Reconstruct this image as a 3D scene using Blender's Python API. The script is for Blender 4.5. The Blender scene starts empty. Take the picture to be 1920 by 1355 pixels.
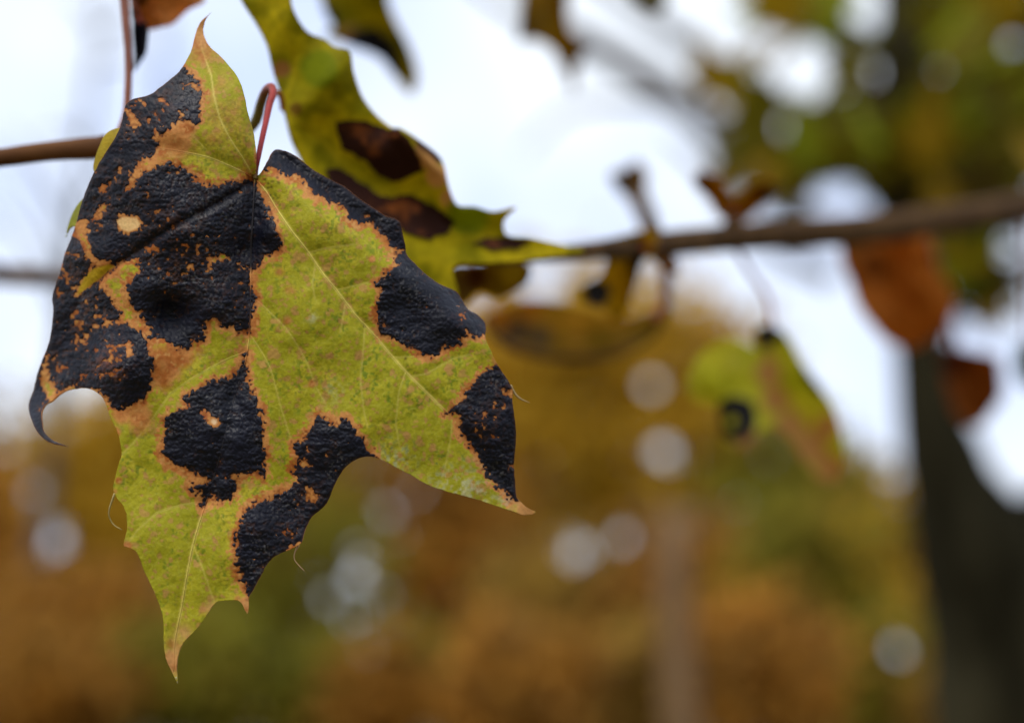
import bpy, math, random
import numpy as np
from mathutils import Vector

R = math.radians
random.seed(7)
rng = np.random.default_rng(11)
scn = bpy.context.scene

# ------------------------------------------------------------------ camera, sky, sun, exposure
PITCH = R(11.7)
CAM = np.array((0.0, 0.0, 1.55))
FPX = 1920 * 50 / 36                      # focal length in photo pixels
FOCUS = 0.312
cam_d = bpy.data.cameras.new('camera')
cam_d.lens = 50; cam_d.sensor_width = 36
cam_d.clip_start = 0.01; cam_d.clip_end = 2000
cam_d.dof.use_dof = True
cam_d.dof.focus_distance = FOCUS
cam_d.dof.aperture_fstop = 4.6
cam_d.dof.aperture_blades = 0
cam = bpy.data.objects.new('camera', cam_d)
scn.collection.objects.link(cam)
cam.location = CAM
cam.rotation_euler = (math.pi / 2 + PITCH, 0, 0)
scn.camera = cam

SUN_EL, SUN_AZ = R(52), R(205)            # behind the camera, high, veiled by cloud
world = bpy.data.worlds.new('World'); scn.world = world
world.use_nodes = True
nt = world.node_tree; nt.nodes.clear()
out = nt.nodes.new('ShaderNodeOutputWorld')
bg = nt.nodes.new('ShaderNodeBackground'); bg.inputs['Strength'].default_value = 0.1
sky = nt.nodes.new('ShaderNodeTexSky'); sky.sky_type = 'NISHITA'; sky.sun_disc = False
sky.sun_elevation = SUN_EL; sky.sun_rotation = SUN_AZ
sky.dust_density = 4.0
tc = nt.nodes.new('ShaderNodeTexCoord')
cn = nt.nodes.new('ShaderNodeTexNoise'); cn.inputs['Scale'].default_value = 5.0; cn.inputs['Detail'].default_value = 3
cr = nt.nodes.new('ShaderNodeValToRGB')
cr.color_ramp.elements[0].position = 0.35; cr.color_ramp.elements[0].color = (0.60, 0.71, 0.96, 1)
cr.color_ramp.elements[1].position = 0.62; cr.color_ramp.elements[1].color = (0.88, 0.94, 1.0, 1)
sc_ = nt.nodes.new('ShaderNodeMix'); sc_.data_type = 'RGBA'; sc_.blend_type = 'MULTIPLY'; sc_.inputs[0].default_value = 1.0
sc_.inputs[7].default_value = (9.7, 9.7, 9.9, 1)
mx = nt.nodes.new('ShaderNodeMix'); mx.data_type = 'RGBA'; mx.inputs[0].default_value = 0.88   # cloud cover
L = nt.links.new
L(tc.outputs['Generated'], cn.inputs['Vector']); L(cn.outputs[0], cr.inputs[0])
L(cr.outputs[0], sc_.inputs[6]); L(sky.outputs[0], mx.inputs[6]); L(sc_.outputs[2], mx.inputs[7])
L(mx.outputs[2], bg.inputs['Color']); L(bg.outputs[0], out.inputs[0])

sun_d = bpy.data.lights.new('sun', 'SUN'); sun_d.energy = 1.5; sun_d.angle = R(25); sun_d.color = (1.0, 0.96, 0.9)
sun = bpy.data.objects.new('sun', sun_d); scn.collection.objects.link(sun)
# direction towards the sun: behind (-y), to the left, high
sd = Vector((-0.42 * math.cos(SUN_EL), -0.9 * math.cos(SUN_EL), math.sin(SUN_EL)))
sun.rotation_euler = sd.to_track_quat('Z', 'Y').to_euler()
sun.location = (-1, -3, 6)

vs = scn.view_settings
vs.view_transform = 'Standard'; vs.look = 'None'; vs.gamma = 1; vs.use_curve_mapping = False
vs.exposure = 0.45
scn.cycles.use_denoising = True
scn.cycles.max_bounces = 6
scn.cycles.transparent_max_bounces = 4

# ------------------------------------------------------------------ helpers
def P(u, v, d):
    """photo pixel + distance along the view axis -> world point(s)"""
    u = np.asarray(u, float); v = np.asarray(v, float); d = np.asarray(d, float) + 0 * u
    a = d * (u - 960) / FPX; b = -d * (v - 677.5) / FPX
    c, s = math.cos(PITCH), math.sin(PITCH)
    return np.stack([CAM[0] + a, CAM[1] + d * c - b * s, CAM[2] + d * s + b * c], -1)

def project(p):
    q = np.asarray(p, float) - CAM
    c, s = math.cos(PITCH), math.sin(PITCH)
    d = q[..., 1] * c + q[..., 2] * s
    b = -q[..., 1] * s + q[..., 2] * c
    return 960 + FPX * q[..., 0] / d, 677.5 - FPX * b / d, d

def lin(r, g, b):
    f = lambda c: c / 255 / 12.92 if c / 255 <= .04045 else ((c / 255 + .055) / 1.055) ** 2.4
    return np.array((f(r), f(g), f(b)))

def vnoise(x, y, seed=0):
    x = np.asarray(x, float); y = np.asarray(y, float)
    xi = np.floor(x).astype(np.int64); yi = np.floor(y).astype(np.int64)
    fx = x - xi; fy = y - yi
    fx = fx * fx * (3 - 2 * fx); fy = fy * fy * (3 - 2 * fy)
    def h(i, j):
        n = (i * 374761393 + j * 668265263 + seed * 974711) & 0x7fffffff
        n = ((n ^ (n >> 13)) * 1274126177) & 0x7fffffff
        return ((n ^ (n >> 16)) & 0xffff) / 65535.0
    a, b, c, d = h(xi, yi), h(xi + 1, yi), h(xi, yi + 1), h(xi + 1, yi + 1)
    return (a + (b - a) * fx) * (1 - fy) + (c + (d - c) * fx) * fy

def fbm(x, y, scale, oct=3, seed=0):
    """zero-mean noise, about -1..1"""
    t = 0; a = 1; s = 0
    for k in range(oct):
        t = t + a * (vnoise(x / scale * 2 ** k + 17.3 * k, y / scale * 2 ** k - 9.1 * k, seed + k) - .5) * 2
        s += a; a *= .5
    return t / s

def worley(x, y, scale, seed=0):
    x = x / scale; y = y / scale
    xi = np.floor(x).astype(np.int64); yi = np.floor(y).astype(np.int64)
    f1 = np.full(x.shape, 9.0); f2 = np.full(x.shape, 9.0); idv = np.zeros(x.shape)
    for dx in (-1, 0, 1):
        for dy in (-1, 0, 1):
            i, j = xi + dx, yi + dy
            def h(k):
                n = (i * 374761393 + j * 668265263 + (seed + k) * 974711) & 0x7fffffff
                n = ((n ^ (n >> 13)) * 1274126177) & 0x7fffffff
                return ((n ^ (n >> 16)) & 0xffff) / 65535.0
            d = np.hypot(i + h(0) - x, j + h(5) - y)
            closer = d < f1
            f2 = np.where(closer, f1, np.minimum(f2, d)); idv = np.where(closer, h(9), idv)
            f1 = np.where(closer, d, f1)
    return f1, f2, idv

def smooth(a, b, x):
    t = np.clip((x - a) / (b - a), 0, 1); return t * t * (3 - 2 * t)

def catmull(pts, n=3, closed=True):
    p = np.array(pts, float); N = len(p); o = []
    rg = range(N) if closed else range(N - 1)
    for i in rg:
        if closed: a, b, c, d = p[i - 1], p[i], p[(i + 1) % N], p[(i + 2) % N]
        else: a, b, c, d = p[max(i - 1, 0)], p[i], p[i + 1], p[min(i + 2, N - 1)]
        # centripetal-like damping: short handles, so sharp tips do not overshoot
        l1, l2, l0 = np.linalg.norm(c - b), np.linalg.norm(d - c), np.linalg.norm(b - a)
        m1 = (c - a) * (l1 / (l0 + l1 + 1e-9)); m2 = (d - b) * (l1 / (l1 + l2 + 1e-9))
        for k in range(n):
            t = k / n
            h00 = 2*t**3 - 3*t*t + 1; h10 = t**3 - 2*t*t + t; h01 = -2*t**3 + 3*t*t; h11 = t**3 - t*t
            o.append(h00 * b + h10 * m1 + h01 * c + h11 * m2)
    if not closed: o.append(p[-1])
    return np.array(o)

def sdf_poly(x, y, poly):
    """signed distance to a polygon, positive inside"""
    x = np.asarray(x, float).ravel(); y = np.asarray(y, float).ravel()
    best = np.full(x.shape, 1e18); ins = np.zeros(x.shape, bool)
    poly = np.asarray(poly, float); N = len(poly)
    for i in range(N):
        ax, ay = poly[i]; bx, by = poly[(i + 1) % N]
        ex, ey = bx - ax, by - ay
        wx, wy = x - ax, y - ay
        t = np.clip((wx * ex + wy * ey) / (ex * ex + ey * ey + 1e-12), 0, 1)
        dx, dy = wx - ex * t, wy - ey * t
        np.minimum(best, dx * dx + dy * dy, out=best)
        if ay != by:
            c = ((ay > y) != (by > y)) & (x < (bx - ax) * (y - ay) / (by - ay) + ax)
            ins ^= c
    d = np.sqrt(best)
    return np.where(ins, d, -d)

def dist_line(x, y, pl):
    best = np.full(np.shape(x), 1e18)
    for (ax, ay), (bx, by) in zip(pl[:-1], pl[1:]):
        ex, ey = bx - ax, by - ay
        t = np.clip(((x - ax) * ex + (y - ay) * ey) / (ex * ex + ey * ey + 1e-12), 0, 1)
        best = np.minimum(best, (x - ax - ex * t) ** 2 + (y - ay - ey * t) ** 2)
    return np.sqrt(best)

def clip_grid(x0, x1, y0, y1, h, sfun):
    """triangulated grid clipped to sfun > 0; returns 2-D verts and triangles"""
    nx = int((x1 - x0) / h) + 2; ny = int((y1 - y0) / h) + 2
    gx, gy = np.meshgrid(x0 + h * np.arange(nx), y0 + h * np.arange(ny))
    X, Y = gx.ravel(), gy.ravel()
    S = sfun(X, Y)
    S = np.where(np.abs(S) < 1e-4, 1e-4, S)
    ii, jj = np.meshgrid(np.arange(nx - 1), np.arange(ny - 1))
    a = (jj * nx + ii).ravel(); b = a + 1; c = a + nx; d = c + 1
    par = ((ii + jj) % 2).ravel() == 0
    t1 = np.where(par[:, None], np.stack([a, c, b], 1), np.stack([a, c, d], 1))
    t2 = np.where(par[:, None], np.stack([b, c, d], 1), np.stack([a, d, b], 1))
    T = np.concatenate([t1, t2])
    cnt = (S[T] > 0).sum(1)
    full = T[cnt == 3]
    ex_v, ex_f, cache = [], [], {}
    base = len(X)
    def cut(p, q):
        k = (p, q) if p < q else (q, p)
        if k not in cache:
            t = S[p] / (S[p] - S[q])
            cache[k] = base + len(ex_v)
            ex_v.append((X[p] + t * (X[q] - X[p]), Y[p] + t * (Y[q] - Y[p])))
        return cache[k]
    for tri in T[(cnt == 1) | (cnt == 2)].tolist():
        poly = []
        for k in range(3):
            p, q = tri[k], tri[(k + 1) % 3]
            if S[p] > 0: poly.append(p)
            if (S[p] > 0) != (S[q] > 0): poly.append(cut(p, q))
        for k in range(1, len(poly) - 1): ex_f.append((poly[0], poly[k], poly[k + 1]))
    V = np.stack([X, Y], 1)
    if ex_v: V = np.concatenate([V, np.array(ex_v)])
    F = np.concatenate([full, np.array(ex_f, int).reshape(-1, 3)])
    used = np.unique(F); remap = np.full(len(V), -1); remap[used] = np.arange(len(used))
    return V[used], remap[F]

def components(F, n):
    """vertex label of each connected component"""
    lab = np.arange(n)
    while True:
        m = lab[F].min(1)
        new = lab.copy()
        for k in range(3): np.minimum.at(new, F[:, k], m)
        new = new[new]
        if (new == lab).all(): return lab
        lab = new

def mesh(name, V, F, mat, col=None, smooth_=True):
    me = bpy.data.meshes.new(name)
    V = np.asarray(V, float)
    if isinstance(F, np.ndarray):
        n, k = F.shape
        me.vertices.add(len(V)); me.vertices.foreach_set('co', V.ravel())
        me.loops.add(n * k); me.loops.foreach_set('vertex_index', F.ravel().astype(np.int32))
        me.polygons.add(n); me.polygons.foreach_set('loop_start', np.arange(0, n * k, k, dtype=np.int32))
        me.update(calc_edges=True)
    else:
        me.from_pydata(V.tolist(), [], F)
    if col is not None:
        at = me.attributes.new('Col', 'FLOAT_COLOR', 'POINT')
        c4 = np.ones((len(V), 4)); c4[:, :3] = np.clip(col, 0, 1)
        at.data.foreach_set('color', c4.ravel())
    if smooth_: me.polygons.foreach_set('use_smooth', np.ones(len(me.polygons), bool))
    me.materials.append(mat)
    return me

def empty(name, loc):
    o = bpy.data.objects.new(name, None); scn.collection.objects.link(o)
    o.location = loc; o.empty_display_size = .02
    return o

def obj(name, V, F, mat, parent=None, col=None, smooth_=True, origin=None, top=None):
    """one mesh object from world-space vertices; child of parent (whose world origin is 'origin')"""
    V = np.asarray(V, float)
    if origin is None:
        origin = np.zeros(3)
        q = parent
        while q is not None:
            origin = origin + np.array(q.location); q = q.parent
        if parent is None: origin = V.mean(0) if top is None else np.array(top)
    o = bpy.data.objects.new(name, mesh(name, V - origin, F, mat, col, smooth_))
    scn.collection.objects.link(o)
    if parent is None: o.location = origin
    else: o.parent = parent
    return o

def tag(o, label, cat, group=None):
    o['label'] = label; o['category'] = cat
    if group: o['group'] = group
    return o

def tube(pts, rad, seg=8, cap=True):
    p = np.asarray(pts, float); n = len(p)
    rad = np.asarray(rad, float) + np.zeros(n)
    tg = np.gradient(p, axis=0); tg /= np.linalg.norm(tg, axis=1)[:, None] + 1e-12
    ref = np.array((0.0, 1.0, 0.15))
    V, F = [], []
    u0 = None
    for i in range(n):
        if u0 is None:
            u = np.cross(tg[i], ref)
            if np.linalg.norm(u) < 1e-3: u = np.cross(tg[i], (1, 0, 0))
        else: u = u0 - tg[i] * np.dot(u0, tg[i])
        u /= np.linalg.norm(u); u0 = u; w = np.cross(tg[i], u)
        for k in range(seg):
            a = 2 * math.pi * k / seg
            V.append(p[i] + rad[i] * (math.cos(a) * u + math.sin(a) * w))
    for i in range(n - 1):
        for k in range(seg):
            k2 = (k + 1) % seg
            F.append((i * seg + k, i * seg + k2, (i + 1) * seg + k2, (i + 1) * seg + k))
    if cap:
        F.append(tuple(range(seg))[::-1]); F.append(tuple(range((n - 1) * seg, n * seg)))
    return np.array(V), F

def beyond(d):
    """distance of the blurred twigs and leaves behind the focal plane"""
    d = np.asarray(d, float); return np.where(d > .4, .4 + (d - .4) * 1.5, d)

def pxtube(path, n=6, seg=8, wob=0.0, seed=0):
    """path of (u, v, depth, radius in photo px at that depth)"""
    q = catmull(path, n, closed=False)
    c = P(q[:, 0], q[:, 1], q[:, 2]); r = q[:, 3] * q[:, 2] / FPX
    if wob: r = r * (1 + wob * fbm(np.arange(len(r)) * 1.0, np.zeros(len(r)), 3.0, 2, seed))
    return tube(c, r, seg)

# ------------------------------------------------------------------ materials
def new_mat(name):
    m = bpy.data.materials.new(name); m.use_nodes = True
    n = m.node_tree; n.nodes.clear()
    return m, n, n.nodes.new, n.links.new

def blade_mat(name, transl=0.25, rough=0.5, bump=0.25, noise_scale=1400, spec=0.3):
    m, n, N, K = new_mat(name)
    o = N('ShaderNodeOutputMaterial'); mix = N('ShaderNodeMixShader'); mix.inputs[0].default_value = transl
    b = N('ShaderNodeBsdfPrincipled'); b.inputs['Roughness'].default_value = rough; b.inputs['Specular IOR Level'].default_value = spec
    tr = N('ShaderNodeBsdfTranslucent'); at = N('ShaderNodeAttribute'); at.attribute_name = 'Col'
    tcn = N('ShaderNodeTexCoord')
    nz = N('ShaderNodeTexNoise'); nz.inputs['Scale'].default_value = noise_scale; nz.inputs['Detail'].default_value = 4
    hs = N('ShaderNodeHueSaturation')
    mr = N('ShaderNodeMapRange'); mr.inputs['To Min'].default_value = 0.72; mr.inputs['To Max'].default_value = 1.25
    bp = N('ShaderNodeBump'); bp.inputs['Strength'].default_value = bump; bp.inputs['Distance'].default_value = 0.0006
    K(tcn.outputs['Object'], nz.inputs['Vector']); K(nz.outputs[0], mr.inputs[0]); K(mr.outputs[0], hs.inputs['Value'])
    K(at.outputs['Color'], hs.inputs['Color']); K(hs.outputs[0], b.inputs['Base Color'])
    gm = N('ShaderNodeGamma'); gm.inputs[1].default_value = 0.85
    K(hs.outputs[0], gm.inputs[0]); K(gm.outputs[0], tr.inputs['Color'])
    K(nz.outputs[0], bp.inputs['Height']); K(bp.outputs[0], b.inputs['Normal'])
    K(b.outputs[0], mix.inputs[1]); K(tr.outputs[0], mix.inputs[2]); K(mix.outputs[0], o.inputs[0])
    return m

def tar_mat():
    m, n, N, K = new_mat('tar_crust')
    o = N('ShaderNodeOutputMaterial'); b = N('ShaderNodeBsdfPrincipled')
    b.inputs['Specular IOR Level'].default_value = 0.2
    at = N('ShaderNodeAttribute'); at.attribute_name = 'Col'
    tcn = N('ShaderNodeTexCoord')
    nz = N('ShaderNodeTexNoise'); nz.inputs['Scale'].default_value = 330; nz.inputs['Detail'].default_value = 4; nz.inputs['Roughness'].default_value = .55
    n2 = N('ShaderNodeTexNoise'); n2.inputs['Scale'].default_value = 90; n2.inputs['Detail'].default_value = 3
    mr = N('ShaderNodeMapRange'); mr.inputs['From Min'].default_value = .3; mr.inputs['From Max'].default_value = .7
    mr.inputs['To Min'].default_value = 0.34; mr.inputs['To Max'].default_value = 0.62
    bp = N('ShaderNodeBump'); bp.inputs['Strength'].default_value = 0.4; bp.inputs['Distance'].default_value = 0.001
    K(tcn.outputs['Object'], nz.inputs['Vector']); K(tcn.outputs['Object'], n2.inputs['Vector'])
    K(n2.outputs[0], mr.inputs[0]); K(mr.outputs[0], b.inputs['Roughness'])
    K(nz.outputs[0], bp.inputs['Height']); K(bp.outputs[0], b.inputs['Normal'])
    K(at.outputs['Color'], b.inputs['Base Color']); K(b.outputs[0], o.inputs[0])
    return m

def bark_mat(name, c1, c2, scale=60, rough=.75, bump=.4, dist=.002, stretch=(1, 1, .3), spec=.3):
    m, n, N, K = new_mat(name)
    o = N('ShaderNodeOutputMaterial'); b = N('ShaderNodeBsdfPrincipled'); b.inputs['Roughness'].default_value = rough
    b.inputs['Specular IOR Level'].default_value = spec
    tcn = N('ShaderNodeTexCoord'); mp = N('ShaderNodeMapping'); mp.inputs['Scale'].default_value = stretch
    nz = N('ShaderNodeTexNoise'); nz.inputs['Scale'].default_value = scale; nz.inputs['Detail'].default_value = 5
    cr = N('ShaderNodeValToRGB'); cr.color_ramp.elements[0].position = .32; cr.color_ramp.elements[1].position = .68
    cr.color_ramp.elements[0].color = (*c1, 1); cr.color_ramp.elements[1].color = (*c2, 1)
    bp = N('ShaderNodeBump'); bp.inputs['Strength'].default_value = bump; bp.inputs['Distance'].default_value = dist
    K(tcn.outputs['Object'], mp.inputs[0]); K(mp.outputs[0], nz.inputs['Vector']); K(nz.outputs[0], cr.inputs[0])
    K(cr.outputs[0], b.inputs['Base Color']); K(nz.outputs[0], bp.inputs['Height']); K(bp.outputs[0], b.inputs['Normal'])
    K(b.outputs[0], o.inputs[0])
    return m

def stalk_mat(name):
    m, n, N, K = new_mat(name)
    o = N('ShaderNodeOutputMaterial'); b = N('ShaderNodeBsdfPrincipled'); b.inputs['Roughness'].default_value = .5; b.inputs['Specular IOR Level'].default_value = .2
    at = N('ShaderNodeAttribute'); at.attribute_name = 'Col'
    tcn = N('ShaderNodeTexCoord'); nz = N('ShaderNodeTexNoise'); nz.inputs['Scale'].default_value = 900; nz.inputs['Detail'].default_value = 3
    mr = N('ShaderNodeMapRange'); mr.inputs['To Min'].default_value = .65; mr.inputs['To Max'].default_value = 1.35
    hs = N('ShaderNodeHueSaturation')
    bp = N('ShaderNodeBump'); bp.inputs['Strength'].default_value = .2; bp.inputs['Distance'].default_value = .0005
    K(tcn.outputs['Object'], nz.inputs['Vector']); K(nz.outputs[0], mr.inputs[0]); K(mr.outputs[0], hs.inputs['Value'])
    K(at.outputs['Color'], hs.inputs['Color']); K(hs.outputs[0], b.inputs['Base Color'])
    K(nz.outputs[0], bp.inputs['Height']); K(bp.outputs[0], b.inputs['Normal']); K(b.outputs[0], o.inputs[0])
    return m

M_BLADE = blade_mat('leaf_blade', transl=.18, rough=.58, spec=.16)
M_BACK = blade_mat('leaf_blade_seen_from_below', transl=.45, noise_scale=700, rough=.65, spec=.08)
M_FAR = blade_mat('leaf_foliage', transl=.5, spec=.1, noise_scale=3, bump=0)
M_TAR = tar_mat()
M_STALK = stalk_mat('petiole')
M_TWIG = bark_mat('twig_bark', (.055, .020, .006), (.14, .058, .018), scale=160, dist=.0012, rough=.7, spec=.12, stretch=(.25, 1, 1))
M_BRANCH = bark_mat('branch_bark', (.036, .018, .006), (.095, .050, .018), scale=120, dist=.001, spec=.1, rough=.85)
M_TRUNK = bark_mat('trunk_bark', (.010, .0085, .004), (.050, .043, .022), scale=9, dist=.03, rough=.95, spec=.05)
M_SHOOT = bark_mat('shoot_bark', (.16, .05, .03), (.30, .11, .06), scale=200, dist=.0006, rough=.5)
M_FARWOOD = bark_mat('far_bark', (.035, .028, .022), (.09, .07, .055), scale=3, dist=.05)

# ------------------------------------------------------------------ ground
def ground():
    m, n, N, K = new_mat('leaf_litter')
    o = N('ShaderNodeOutputMaterial'); b = N('ShaderNodeBsdfPrincipled'); b.inputs['Roughness'].default_value = .9
    tcn = N('ShaderNodeTexCoord')
    n1 = N('ShaderNodeTexNoise'); n1.inputs['Scale'].default_value = .35; n1.inputs['Detail'].default_value = 6
    n2 = N('ShaderNodeTexVoronoi'); n2.inputs['Scale'].default_value = 9
    c1 = N('ShaderNodeValToRGB'); e = c1.color_ramp.elements
    e[0].position = .38; e[0].color = (.16, .085, .02, 1); e[1].position = .62; e[1].color = (.10, .10, .015, 1)
    c2 = N('ShaderNodeMix'); c2.data_type = 'RGBA'; c2.blend_type = 'OVERLAY'; c2.inputs[0].default_value = .6
    K(tcn.outputs['Object'], n1.inputs['Vector']); K(tcn.outputs['Object'], n2.inputs['Vector'])
    K(n1.outputs[0], c1.inputs[0]); K(c1.outputs[0], c2.inputs[6]); K(n2.outputs['Color'], c2.inputs[7])
    K(c2.outputs[2], b.inputs['Base Color']); K(b.outputs[0], o.inputs[0])
    # one sheet: fine near the camera, wide to the horizon
    xs = np.concatenate([-np.geomspace(900, 20, 14), np.linspace(-18, 18, 37), np.geomspace(20, 900, 14)])
    gx, gy = np.meshgrid(xs, xs + 8)
    z = .12 * fbm(gx, gy, 5.0, 3, 3) * smooth(1.5, 6, np.hypot(gx, gy)) - .02
    k = len(xs); ii, jj = np.meshgrid(np.arange(k - 1), np.arange(k - 1)); a = (jj * k + ii).ravel()
    F = np.stack([a, a + 1, a + k + 1, a + k], 1)
    g = obj('ground', np.stack([gx.ravel(), gy.ravel(), z.ravel()], 1), F, m, top=(0, 0, 0))
    g['kind'] = 'structure'
ground()

# ------------------------------------------------------------------ far wood
def el_h(v, dist):
    return CAM[2] + dist * math.tan(PITCH + math.atan((677.5 - v) / FPX))

# openings between the crowns where the sky shows through (photo px, radius)
GAPS = [(1085, 1035, 34), (100, 1012, 38), (72, 925, 30), (1240, 845, 26), (1222, 720, 24), (1305, 975, 26), (1165, 1000, 20),
        (1310, 850, 22), (1495, 1130, 24), (1682, 1215, 24), (1440, 860, 15),
        (20, 650, 50), (60, 700, 26), (1390, 940, 15), (15, 840, 20), (1570, 1150, 14), (900, 540, 30), (1015, 535, 44), (890, 470, 40), (960, 480, 30), (1040, 490, 30), (930, 405, 95), (1060, 405, 95), (1190, 420, 70), (840, 400, 90), (1110, 500, 24)]
_g = np.random.default_rng(3)
GAPS += [(690 + 45 * _g.normal(), 1110 + 75 * _g.normal(), _g.uniform(10, 20)) for _ in range(22)]
GAPS += [(_g.uniform(980, 1400), _g.uniform(680, 1020), _g.uniform(6, 12)) for _ in range(26)]
GAPS += [(_g.uniform(0, 200), _g.uniform(820, 1100), _g.uniform(6, 12)) for _ in range(10)]

def leaf_quads(C, size, tint, r):
    """bent diamond leaves at C: 5 verts, 4 tris each"""
    n = len(C)
    a = r.normal(size=(n, 3)); a[:, 2] -= .5; a /= np.linalg.norm(a, axis=1)[:, None]
    b = r.normal(size=(n, 3)); b -= a * (a * b).sum(1)[:, None]; b /= np.linalg.norm(b, axis=1)[:, None]
    c = np.cross(a, b); s = size[:, None]
    V = np.stack([C - a * s * .5, C + b * s * .42 + c * s * .12, C + a * s * .6, C - b * s * .42 + c * s * .12, C], 1).reshape(-1, 3)
    k = np.arange(n)[:, None] * 5
    F = np.concatenate([k + np.array([[0, 1, 4]]), k + np.array([[1, 2, 4]]), k + np.array([[2, 3, 4]]), k + np.array([[3, 0, 4]])])
    return V, F, np.repeat(tint, 5, 0)

OCHRE = [(.50, .285, .018), (.40, .235, .016), (.54, .335, .025)]
RUST = [(.34, .155, .022), (.27, .13, .022), (.42, .19, .024)]
OLIVE = [(.17, .155, .014), (.25, .21, .016), (.20, .15, .015)]
BROWN = [(.31, .18, .03), (.37, .215, .03), (.26, .15, .03)]
GREEN = [(.14, .19, .018), (.22, .23, .02), (.32, .28, .02)]

def far_tree(name, u, dist, vtop, vbase, half_px, cols, n, label, cat='tree', group='autumn trees of the far wood', trunk=True, size=.2, gaps=True, rseed=0):
    r = np.random.default_rng(1000 + rseed)
    X = dist * (u - 960) / FPX; h = el_h(vtop, dist); hb = max(el_h(vbase, dist), .1); rad = dist * half_px / FPX
    root = empty(name, (X, dist, -.05))
    zc = (h + hb) / 2; rz = (h - hb) / 2
    nc = max(14, n // 45)
    cl = r.normal(size=(nc, 3)); cl /= np.linalg.norm(cl, axis=1)[:, None]
    cl *= (r.random((nc, 1)) ** .45) * .88
    cl = cl * np.array((rad, rad * .8, rz)) + np.array((X, dist, zc))
    if trunk:
        tp = []
        ht = zc + rz * .5
        for k in range(7):
            t = k / 6; tp.append((X + .12 * rad * math.sin(2.3 * t + u), dist + .05 * t, -.05 + t * (ht + .05)))
        r0 = .035 * h * .55 + .03
        tv, tf = tube(tp, [r0 * (1.15 - .95 * k / 6) for k in range(7)], 8)
        tr = obj('trunk', tv, tf, M_FARWOOD, root)
        for k in r.choice(nc, 6, replace=False):
            b0 = np.array(tp[r.integers(3, 6)]); e = cl[k]
            mid = (b0 + e) / 2 + np.array((0, 0, .15 * rz))
            bv, bf = tube(catmull([b0, mid, e], 4, False), np.linspace(r0 * .38, r0 * .08, 9), 6)
            obj('limb', bv, bf, M_FARWOOD, root)
    which = r.integers(0, nc, n)
    C = cl[which] + r.normal(size=(n, 3)) * np.array((.26, .26, .2)) * min(rad, rz * 1.2)
    C[:, 2] = np.maximum(C[:, 2], .06)
    if gaps:
        pu, pv, _ = project(C)
        keep = np.ones(n, bool)
        for gu, gv, gr in GAPS: keep &= np.hypot(pu - gu, (pv - gv)) > .86 * gr * (1 + .25 * np.sin(5 * np.arctan2(pv - gv, pu - gu) + gu))
        C = C[keep]; which = which[keep]
    cc = np.array(cols)[r.integers(0, len(cols), nc)] * r.uniform(.85, 1.35, (nc, 1))
    tint = cc[which] * r.uniform(.75, 1.25, (len(C), 1))
    V, F, Cl = leaf_quads(C, size * r.uniform(.7, 1.3, len(C)), tint, r)
    cr_ = obj('crown', V, F, M_FAR, root, col=Cl, smooth_=False)
    cr_['kind'] = 'stuff'
    tag(root, label, cat, group)
    return root

WOOD = [  # u, dist, vtop, vbase, half width px, colours, leaves, what sets it apart
    (40, 26, 735, 1240, 200, BROWN, 2600, 'tall brown autumn tree in the far wood beyond the curled leaf tail'),
    (230, 24, 720, 1250, 190, OCHRE, 2600, 'golden brown far tree seen under the blackened left lobe'),
    (150, 17, 1040, 1330, 190, RUST, 1700, 'rust coloured shrub before the golden brown far tree'),
    (430, 25, 640, 1240, 210, OCHRE, 2600, 'golden far tree hidden mostly by the spotted leaf'),
    (560, 18, 900, 1330, 170, OLIVE, 2300, 'olive green young tree below the spotted leaf'),
    (640, 30, 620, 1240, 220, BROWN, 2600, 'brown far tree behind the olive green young tree'),
    (860, 24, 800, 1290, 170, RUST, 2400, 'rusty orange far tree right of the pale opening in the wood'),
    (960, 27, 370, 1200, 190, OCHRE, 3400, 'bright ochre far tree rising beside the pointed right lobe'),
    (1130, 29, 380, 1200, 190, OCHRE, 3400, 'ochre far tree with sky gaps below the twig loop'),
    (1080, 20, 1010, 1330, 170, BROWN, 1900, 'low brown tree under the brightest sky gap'),
    (1300, 27, 480, 1200, 180, OCHRE, 3000, 'ochre brown far tree behind the blurred spotted green leaf'),
    (1290, 19, 960, 1330, 150, RUST, 1900, 'rust brown young tree around the mauve trunk'),
    (1470, 25, 740, 1250, 170, OLIVE, 2800, 'dark olive far tree left of the leaning trunk'),
    (1520, 17, 930, 1330, 150, OLIVE + OCHRE[:1], 2200, 'olive ochre young tree by the foot of the leaning trunk'),
    (1650, 28, 800, 1250, 140, OCHRE, 1500, 'ochre far tree mostly hidden by the leaning trunk'),
    (1860, 24, 1010, 1300, 150, BROWN, 1500, 'brown far tree behind the forked dark trunk base'),
    (-90, 22, 820, 1300, 170, RUST, 1500, 'rusty tree at the far wood edge past the brown tree'),
    (1420, 14, 1130, 1400, 150, RUST, 1300, 'rust coloured bush in front of the olive trees'),
    (760, 14, 1180, 1400, 130, RUST + OLIVE[:1], 1200, 'brown and olive bush before the rusty orange tree'),
    (1640, 16, 1150, 1420, 130, OLIVE, 1300, 'olive bush at the foot of the leaning trunk'),
    (1200, 15, 1170, 1420, 130, BROWN, 1200, 'brown bush beside the mauve trunk'),
    (620, 15, 1200, 1420, 120, OLIVE, 1000, 'dull olive bush between the rusty and olive bushes'),
    (120, 13, 1190, 1420, 160, RUST, 1300, 'low rust bush before the rust coloured shrub'),
    (1800, 15, 1180, 1420, 140, BROWN, 1000, 'brown bush behind the thick trunk base'),
    (380, 14, 1140, 1400, 150, OLIVE, 1300, 'olive bush under the lowest leaf tip'),
    (980, 13, 1160, 1400, 140, RUST, 1300, 'orange rust bush before the low brown tree'),
]
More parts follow.
